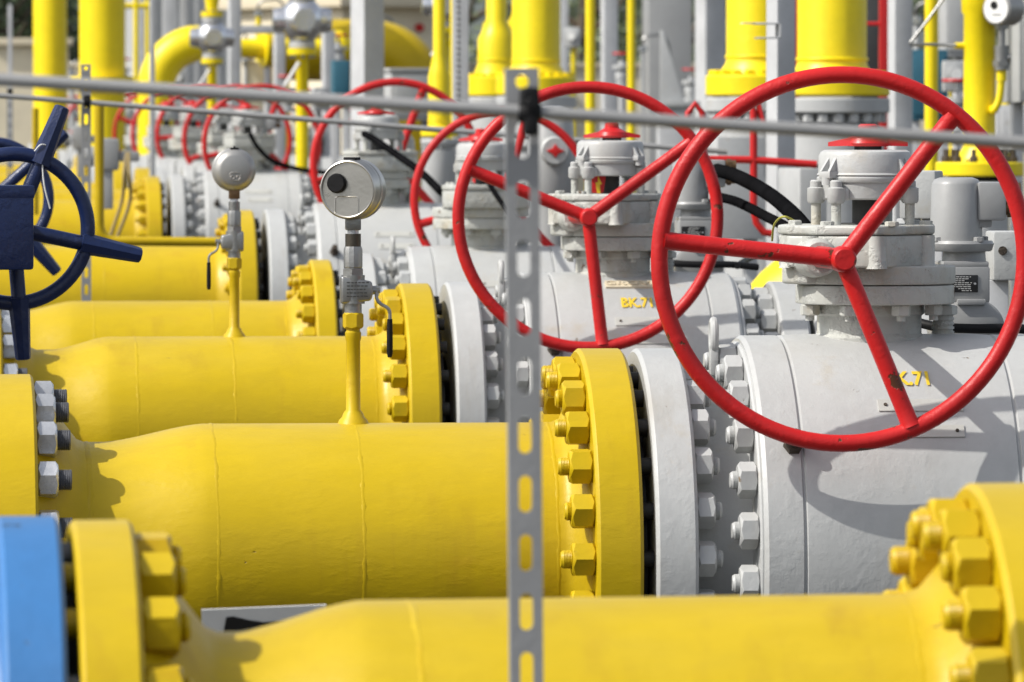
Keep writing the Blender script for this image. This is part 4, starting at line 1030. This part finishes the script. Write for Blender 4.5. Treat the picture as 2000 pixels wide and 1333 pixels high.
MB().tube([(-130 * u, 0, 1 * u), (-60 * u, 0, 0), (0, 0, -1 * u), (125 * u, 0, -10 * u)], 7.5 * u, 14).build('rail', M['red_clean'], rr, angle=60)
MB().tube([(-133 * u, 0, -60 * u), (-133 * u, 0, 60 * u), (-130 * u, 0, 92 * u), (-116 * u, 0, 110 * u), (-102 * u, 0, 92 * u), (-99 * u, 0, 40 * u), (-97 * u, 0, -60 * u)], 6.5 * u, 14).build('hoop', M['red_clean'], rr, angle=60)
MB().box((-115 * u, 0, -0.5), (0.05, 0.05, 0.8), 0.003).build('foot', M['red_clean'], rr)
rp = thing('red_pole', 'thin red pole left of the perforated upright', 'pole', (at(859, 238, 53).x, 53, 0))
MB().cyl((0, 0, 0), (0, 0, at(0, 78, 53).z), 0.015, seg=14).build('pole', M['red_clean'], rp)
MB().cyl((0, 0, 0), (0, 0, 0.03), 0.04, seg=14).build('foot', M['red_clean'], rp)

# yellow bend between the second and the nearest valve
yb = thing('bend_pipe', 'bright yellow pipe bend showing between the second valve and the nearest gearbox', 'pipe', at(1520, 636, 25.5))
MB().tube([(0, 0, -1.0), (0, 0, -0.08)] + arc((0.20, 0, -0.08), 0.20, 180, 90, 10) + [(0.26, 0, 0.12), (0.30, 0, 0.12)], 0.165, 40).build('pipe', M['yellow_bright'], yb, angle=60)
# standpipe at the right with its gauge
sx = at(1913, 238, 31).x; Ys = 31; us = unit(Ys)
sp_ = thing('standpipe', 'yellow standpipe with dark bolts on its base flange, upper right', 'pipe', (sx, Ys, 0))
zt, zb = at(0, 318, Ys).z, at(0, 346, Ys).z
MB().lathe([(zt - 0.01, 50 * us), (zt + 10 * us, 46 * us), (zt + 26 * us, 34 * us), (zt + 36 * us, 31.5 * us), (at(0, 28, Ys).z, 31.5 * us), (at(0, 20, Ys).z, 36 * us), (at(0, -60, Ys).z, 38 * us), (at(0, -60, Ys).z, 0)], axis=(0, 0, 1), seg=48).build('pipe', M['yellow_bright'], sp_, angle=40)
fl = MB().lathe(flange_profile(zb, zt, 0.01, 87 * us, 0.006), axis=(0, 0, 1), seg=64).build('flange', M['yellow_bright'], sp_, angle=30)
for i in range(12):
    a = 2 * PI * i / 12 + 0.2
    MB().hexnut(0.030, 0.024, (0, 0, 0), (0, 0, 1)).cyl((0, 0, 0.02), (0, 0, 0.052), 0.0095, seg=10).build('stud_nut', M['rust'], fl, (68 * us * math.cos(a), 68 * us * math.sin(a), zt))
MB().cyl((0, 0, zb - 0.02), (0, 0, zb), 60 * us, seg=40).build('gasket', M['gap'], sp_)
MB().lathe([(0, 0), (0, 0.12), (zb - 0.15, 0.12), (zb - 0.10, 86 * us), (zb - 0.021, 86 * us), (zb - 0.021, 0)], axis=(0, 0, 1), seg=48).build('body', M['grey_far'], sp_)
zn = at(0, 88, Ys).z
MB().cyl((-50 * us, 0, zn), (-28 * us, 0, zn), 6 * us, 7 * us, 16).build('nozzle', M['yellow_bright'], sp_)
el = MB().tube(smooth_path([(22 * us, -0.05, at(0, 212, Ys).z), (22 * us, -0.085, at(0, 216, Ys).z), (32 * us, -0.09, at(0, 195, Ys).z), (36 * us, -0.09, at(0, 165, Ys).z), (37 * us, -0.09, at(0, 140, Ys).z)], 6), 7.5 * us, 14)
el.cyl((37 * us, -0.09, at(0, 158, Ys).z), (37 * us, -0.09, at(0, 136, Ys).z), 10 * us, seg=16)
el.build('gauge_branch', M['yellow_bright'], sp_)
tag(hose('steel_tube', 'thin bent steel tube from the standpipe nozzle up to the left', 'tube', [(1868, 89, 30.98), (1840, 88, 31), (1800, 87, 31), (1783, 88, 31), (1778, 84, 31), (1786, 74, 31), (1815, 36, 31), (1850, -12, 31)], 0.0065, M['fitting'], steps=4))
wg = thing('white_dial_gauge', 'gauge with white dial at the upper right corner', 'pressure gauge', Vector((sx + 37 * us, Ys - 0.09, at(0, 136, Ys).z)))
MB().cyl((0, 0, 0), (0, 0, 48 * us), 15 * us, seg=20).hexnut(30 * us, 14 * us, (0, 0, 6 * us), (0, 0, 1)).cyl((0, 0, 24 * us), (17 * us, -0.01, 24 * us), 9 * us, seg=14).build('needle_valve', M['fitting'], wg)
MB().cyl((0, 0, 48 * us), (0, 0, 82 * us), 8 * us, seg=16).hexnut(24 * us, 12 * us, (0, 0, 80 * us), (0, 0, 1)).build('stem', M['fitting'], wg)
dc = MB().lathe([(-0.055, 0), (-0.055, 30 * us), (-0.05, 33 * us), (0.05, 33 * us), (0.055, 0)], (0, 0, 0), (0, 1, 0), 48).build('case', M['stainless_matt'], wg, (4 * us, 0, 120 * us), (0, 0, R(-42)))
MB().cyl((0, -0.0555, 0), (0, -0.059, 0), 28 * us, seg=40).build('dial', M['glass'], dc)
MB().cyl((-4 * us, -0.0595, 7 * us), (-4 * us, -0.0615, 7 * us), 8 * us, seg=20).build('dial_mark', M['black'], dc)
MB().box((2 * us, -0.0600, -12 * us), (20 * us, 0.001, 2 * us)).build('dial_line', M['dark'], dc)

# cabinets, panels
def cabinet(name, label, cat, x0, x1, y0, y1, Y, mat, dep=0.3, rz=0.0, lid=None, door=True):
    A = at((x0 + x1) / 2, 238, Y); w = (x1 - x0) * unit(Y)
    z1 = at(0, y0, Y).z; z0 = at(0, y1, Y).z
    t = thing(name, label, cat, (A.x, Y + dep / 2, 0), rz)
    MB().box((0, 0, (z0 + z1) / 2), (w, dep, z1 - z0), 0.006).build('case', M[mat], t)
    if door:
        MB().box((0, -dep / 2 - 0.004, (z0 + z1) / 2), (w * 0.86, 0.012, (z1 - z0) * 0.86), 0.004).build('door', M[mat], t)
    if lid: MB().box((0, 0, z1 + 0.012), (w * 1.08, dep * 1.1, 0.024), 0.004).build('lid', M[lid], t)
    for s in (-1, 1):
        if z0 > 0.05: MB().box((s * w * 0.35, 0, z0 / 2), (0.05, 0.05, z0), 0.003).build('leg', M['steelwork'], t)
    return t
cabinet('cabinet', 'light grey cabinet behind the red wheel, in front of the beige building', 'cabinet', 752, 852, 140, 235, 49, 'grey_far', rz=R(12), lid='grey_far')
cabinet('cabinet', 'pale grey cabinet at the upper right edge', 'cabinet', 1976, 2090, -120, 200, 34, 'grey', rz=R(10))
cabinet('panel', 'teal panel behind the slim yellow pole, upper right', 'panel', 1778, 1852, 96, 235, 44, 'teal', dep=0.1)
cabinet('panel', 'dark blue drum-like box left of the broad pale column', 'panel', 652, 684, 118, 190, 52, 'teal', dep=0.3)
cabinet('machine_housing', 'dark machine housing seen through the red ladder', 'machine', 1680, 1724, -40, 260, 47, 'dark', dep=0.4)
cabinet('machine_housing', 'grey panel behind the teal panel and the standpipe', 'machine', 1846, 1890, -60, 110, 48, 'grey_far', dep=0.3)
cabinet('machine_housing', 'grey machine housing behind the standpipe base at the right edge', 'machine', 1945, 2080, 205, 300, 37, 'steelwork', dep=0.4)
jb = cabinet('junction_box', 'light grey cover plate right of the nearest indicator cap', 'box', 1770, 1842, 335, 430, 18, 'grey', dep=0.1, rz=R(-20), door=False)
jb2 = cabinet('junction_box', 'grey box with a round hole behind the right rim of the nearest wheel', 'box', 1940, 2030, 455, 552, 17.2, 'grey', dep=0.12, door=False)
MB().cyl((0, 0, 0), (0, -0.003, 0), 0.010, seg=20).build('knockout_hole', M['rust'], jb2, (-27 * unit(17.2), -0.061, at(1958, 490, 17.2).z))
cabinet('cabinet', 'large light grey housing behind the square grey post', 'cabinet', 1550, 1606, 330, 470, 27.5, 'grey_far', dep=0.3, rz=R(8), door=False)
cabinet('cabinet', 'tall grey housing behind the second actuator', 'cabinet', 1395, 1490, 268, 470, 30.5, 'grey_far', dep=0.3, rz=R(4), door=False)
cabinet('cabinet', 'beige box low down right of the elbow regulator', 'cabinet', 470, 530, 120, 235, 66, 'beige', dep=0.4, rz=R(8), door=False)

# beige building with eaves and a red lamp
bl = thing('beige_building', 'beige building with a cream eave behind the broad pale column', 'building', (at(770, 238, 90).x, 90, 0), R(22))
MB().box((0, 1.5, 1.55), (1.35, 3, 3.1)).build('wall', M['beige'], bl)
MB().box((0, 1.5, 3.17), (1.65, 3.5, 0.14), 0.01).build('eave', M['cream'], bl)
MB().prism([(-0.8, 3.245), (0.8, 3.245), (0.0, 3.75)], -0.2, 3.2, 0, Matrix.Rotation(R(90), 4, 'X') @ Matrix.Translation((0, 0, -3.0))).build('roof', M['steelwork'], bl)
MB().lathe([(0, 0), (0, 0.05), (0.05, 0.05), (0.09, 0.03), (0.09, 0)], (0.32, 0, 2.86), (0, -1, 0), 20).build('alarm_lamp', M['red_clean'], bl)
b2 = thing('beige_building', 'small beige hut at the far upper left, under the dark trees', 'building', (at(60, 238, 96).x, 96, 0))
MB().box((0, 1, 1.35), (0.95, 2, 2.72)).build('wall', M['beige'], b2)
MB().box((0, 1, 2.75), (1.05, 2.2, 0.09), 0.01).build('roof', M['cream'], b2)
pw = thing('perimeter_wall', 'low beige perimeter wall far behind the pipes', 'wall', (11, 104, 0))
MB().box((0, 0, 1.25), (40, 0.2, 2.5)).build('wall', M['beige'], pw)
MB().box((0, 0, 2.53), (40, 0.3, 0.06)).build('coping', M['cream'], pw)

# small fittings that crowd the background
rb_ = random.Random(11)
def fitting_stand(label, px, y_top, Y, mat, kind, group):
    t = thing('instrument_stand', label, 'stand', (at(px, 238, Y).x, Y, 0), rb_.uniform(-0.3, 0.3), group)
    zt = at(px, y_top, Y).z
    MB().cyl((0, 0, 0), (0, 0, zt), 0.018 + 0.012 * rb_.random(), seg=14).build('pipe', mat, t)
    if kind == 0:
        MB().box((0, -0.06, zt - 0.06), (0.13, 0.08, 0.17), 0.012).cyl((0, -0.1, zt - 0.05), (0, -0.13, zt - 0.05), 0.045, seg=20).build('instrument', M['grey_far'], t)
        MB().cyl((0, -0.131, zt - 0.05), (0, -0.134, zt - 0.05), 0.034, seg=20).build('dial', M['glass'], t)
    elif kind == 1:
        MB().lathe([(-0.09, 0), (-0.09, 0.075), (-0.06, 0.075), (-0.06, 0.04), (-0.02, 0.055), (0.02, 0.055), (0.06, 0.04), (0.06, 0.075), (0.09, 0.075), (0.09, 0)], (0, 0, zt - 0.12), (0, 0, 1), 24).build('valve_body', M['grey_far'], t, angle=30)
        MB().tube([(0.07 * math.cos(2 * PI * i / 24), 0.07 * math.sin(2 * PI * i / 24), zt + 0.06) for i in range(24)], 0.009, 8, closed=True).cyl((-0.07, 0, zt + 0.06), (0.07, 0, zt + 0.06), 0.006).cyl((0, -0.07, zt + 0.06), (0, 0.07, zt + 0.06), 0.006).build('small_handwheel', M['red_clean'], t)
        MB().cyl((0, 0, zt - 0.03), (0, 0, zt + 0.06), 0.008).build('spindle', M['chrome'], t)
    else:
        MB().tube(smooth_path([(0, 0, zt), (0, -0.02, zt + 0.08), (0.08, -0.03, zt + 0.12), (0.22, -0.02, zt + 0.08), (0.26, 0, zt - 0.3), (0.26, 0, 0.2)], 6), 0.012, 10).build('bent_tube', M['fitting'], t)
        MB().hexnut(0.07, 0.05, (0, 0, zt - 0.03), (0, 0, 1)).build('union', M['chrome'], t)
for k, (px, yt, Y, kind) in enumerate(((328, 92, 68, 0), (480, 72, 66, 1), (505, 26, 70, 2), (660, 84, 62, 1), (720, 60, 70, 2), (1120, 60, 66, 0), (1215, 120, 60, 1), (1255, 95, 70, 2), (1395, 165, 52, 0), (1350, 150, 64, 1),
                          (1765, 210, 46, 1), (1860, 128, 42, 0), (1868, 180, 40, 1), (1790, 40, 52, 2), (1965, 170, 46, 2), (240, 128, 74, 1), (345, 140, 62, 0), (560, 165, 58, 1), (620, 178, 56, 0), (140, 140, 84, 2))):
    lab = ('blurred instrument stand with a pale dial among the background pipes', 'blurred small valve with a little red handwheel in the background', 'blurred bent steel tube on a thin stand in the background')[kind]
    fitting_stand(lab, px, yt, Y, M[('steelwork', 'grey_far', 'yellow_bright')[k % 3]], kind, ('background instrument stands', 'background small red valves', 'background bent tubes')[kind])
for px, py, Y, lab in ((522, 95, 61, 'pair of yellow flange discs below the pale crossbar'), (1012, 60, 66, 'pair of yellow flange discs between the two yellow risers'), (655, 95, 64, 'pair of yellow flange discs left of the broad pale column')):
    t = thing('flange_pair', lab, 'flange', at(px, py, Y), R(12), 'blurred yellow flange pairs')
    for s in (-1, 1):
        MB().lathe([(0.008, 0.02), (0.008, 0.15), (0.04, 0.15), (0.04, 0.085), (0.14, 0.075), (0.3, 0.075), (0.3, 0)], axis=(s, 0, 0), seg=36).build('flange', M['yellow_bright'], t)
    MB().cyl((-0.008, 0, 0), (0.008, 0, 0), 0.11, seg=32).build('gasket', M['gap'], t)
    MB().cyl((0, 0, -0.07), (0, 0, -t.location.z + 0.0), 0.03, seg=14).build('support', M['steelwork'], t)
# pale hall far behind the regulators
ph = thing('pale_hall', 'pale grey corrugated hall far behind the two bright regulators', 'building', (at(520, 238, 100).x, 100, 0))
hm = MB().box((0, 2, 2.4), (3.3, 4, 4.8))
for i in range(24): hm.box((-1.6 + i * 0.139, -0.01, 2.4), (0.05, 0.05, 4.8))
hm.build('wall', M['grey_far'], ph)
MB().box((0, 2, 4.85), (3.5, 4.2, 0.12)).build('roof', M['steelwork'], ph)
MB().box((0.35, -0.05, 1.1), (0.7, 0.06, 2.2), 0.01).build('door', M['grey_mid'], ph)
# trees beyond the wall
def make_tree(kind, seed):
    rnd = random.Random(seed)
    t = thing('tree', 'tree', 'tree', group='trees beyond the perimeter wall')
    tr = MB()
    tr.tube([(0, 0, 0), (0.05, 0.02, 1.2), (0.0, 0, 2.4), (0.1, 0.1, 4.2)], [0.16, 0.13, 0.11, 0.05], 10)
    for i in range(8):
        a = rnd.uniform(0, 2 * PI); z = rnd.uniform(1.4, 3.4); l = rnd.uniform(0.8, 1.6)
        tr.tube([(0, 0, z), (l * 0.5 * math.cos(a), l * 0.5 * math.sin(a), z + 0.35), (l * math.cos(a), l * math.sin(a), z + 0.9)], [0.06, 0.04, 0.02], 7)
    tr.build('trunk', M['bark'], t)
    cr = MB()
    clumps = [(rnd.uniform(-1.3, 1.3), rnd.uniform(-1.0, 1.0), rnd.uniform(1.3, 5.0), rnd.uniform(0.35, 0.75)) for _ in range(26)]
    for cx, cy, cz, cr_ in clumps:
        for _ in range(80):
            d = Vector((rnd.gauss(0, 1), rnd.gauss(0, 1), rnd.gauss(0, 0.8))); d = d.normalized() * cr_ * rnd.random() ** 0.4
            p = Vector((cx, cy, cz)) + d
            q = Quaternion(Vector((rnd.gauss(0, 1), rnd.gauss(0, 1), rnd.gauss(0, 1))).normalized(), rnd.uniform(0, PI))
            w, h = rnd.uniform(0.05, 0.11), rnd.uniform(0.03, 0.06)
            cr.add([p + q @ Vector(v) for v in ((-w, 0, 0), (0, -h, 0.01), (w, 0, 0), (0, h, 0.01))], [[0, 1, 2, 3]])
    me = bpy.data.meshes.new('crown'); me.from_pydata([tuple(v) for v in cr.v], [], cr.f); me.materials.append(M[kind])
    link(me, 'crown', t)
    return t
ta = make_tree('leaf_dark', 3); tb_ = make_tree('leaf_mid', 5)
k = 0
for px, Y, src, lab in ((-40, 118, 0, 'dark tree at the upper left corner'), (55, 124, 0, 'dark tree behind the small beige hut'), (140, 122, 0, 'dark tree between the two upper-left yellow pipes'), 
                        (900, 118, 1, 'tree behind the perforated grey upright'), (1130, 116, 1, 'pale green tree right of the tall yellow riser'),
                        (1225, 124, 1, 'tree behind the thinner yellow pole'), (1330, 118, 1, 'tree behind the pale gusset'), (1700, 122, 0, 'tree behind the red ladder'), (1880, 126, 1, 'tree behind the yellow standpipe'), 
                        (1450, 128, 0, 'tree behind the yellow riser left of the square post')):
    s = (ta, tb_)[src]
    c = s if s['label'] == 'tree' else copy_tree(s)
    c['label'] = lab; c.location = (at(px, 238, Y).x, Y, 0); c.rotation_euler.z = k * 1.3; k += 1

# ground
gm = MB()
N = 24
gm.add([(-300, -40, 0), (300, -40, 0), (300, 600, 0), (-300, 600, 0)], [[0, 1, 2, 3]])
go = gm.build('ground', M['ground']); tag(go, 'grey gravel yard under the pipes', 'ground', kind='structure')

# ------------------------------------------------------------------ light, camera
L = Vector((1.0, 0.30, -1.03)).normalized()
sd = bpy.data.lights.new('sun', 'SUN'); sd.energy = 4.15; sd.angle = R(0.53); sd.color = (1.0, 0.955, 0.88)
so = bpy.data.objects.new('sun', sd); COL.objects.link(so); so.rotation_euler = L.to_track_quat('-Z', 'Y').to_euler(); so.location = (-8, -2, 9)
w = bpy.data.worlds.new('World'); scene.world = w; w.use_nodes = True
nt = w.node_tree; nt.nodes.clear()
sky = nt.nodes.new('ShaderNodeTexSky'); sky.sky_type = 'NISHITA'; sky.sun_disc = False
sky.sun_elevation = math.asin(-L.z); sky.sun_rotation = math.atan2(-L.x, -L.y) % (2 * PI); sky.dust_density = 2.5; sky.air_density = 1.0; sky.ozone_density = 1.0
hs = nt.nodes.new('ShaderNodeHueSaturation'); hs.inputs['Saturation'].default_value = 0.45
bg = nt.nodes.new('ShaderNodeBackground'); bg.inputs['Strength'].default_value = 0.165
wo = nt.nodes.new('ShaderNodeOutputWorld')
tcw = nt.nodes.new('ShaderNodeTexCoord'); sep = nt.nodes.new('ShaderNodeSeparateXYZ'); nt.links.new(tcw.outputs['Generated'], sep.inputs[0])
nz = nt.nodes.new('ShaderNodeTexNoise'); nz.inputs['Scale'].default_value = 9.0; nz.inputs['Detail'].default_value = 6
nt.links.new(tcw.outputs['Generated'], nz.inputs['Vector'])
ad = nt.nodes.new('ShaderNodeMath'); ad.operation = 'MULTIPLY_ADD'; ad.inputs[1].default_value = -0.06; nt.links.new(nz.outputs['Fac'], ad.inputs[0]); nt.links.new(sep.outputs[2], ad.inputs[2])
mr = nt.nodes.new('ShaderNodeMapRange'); mr.inputs[1].default_value = 0.03; mr.inputs[2].default_value = 0.09; nt.links.new(ad.outputs[0], mr.inputs[0])
mxw = nt.nodes.new('ShaderNodeMix'); mxw.data_type = 'RGBA'; mxw.inputs[6].default_value = (1.3, 1.45, 1.35, 1)   # added dim band low in the sky, cuts fill from the horizon
nt.links.new(mr.outputs[0], mxw.inputs[0]); nt.links.new(hs.outputs[0], mxw.inputs[7])
nt.links.new(sky.outputs[0], hs.inputs['Color']); nt.links.new(mxw.outputs[2], bg.inputs['Color']); nt.links.new(bg.outputs[0], wo.inputs['Surface'])

cd_ = bpy.data.cameras.new('camera'); cam = bpy.data.objects.new('camera', cd_); COL.objects.link(cam)
cam.location = CAM
cam.rotation_euler = Matrix((RGT, UPV, -FWD)).transposed().to_euler()
cd_.sensor_width = 36; cd_.lens = 36 * FPX / 2000; cd_.clip_start = 0.5; cd_.clip_end = 1500
cd_.dof.use_dof = True; cd_.dof.focus_distance = 15.9; cd_.dof.aperture_fstop = 17
scene.camera = cam
scene.view_settings.view_transform = 'Standard'; scene.view_settings.look = 'None'; scene.view_settings.exposure = 0; scene.view_settings.gamma = 1
scene.render.engine = 'CYCLES'
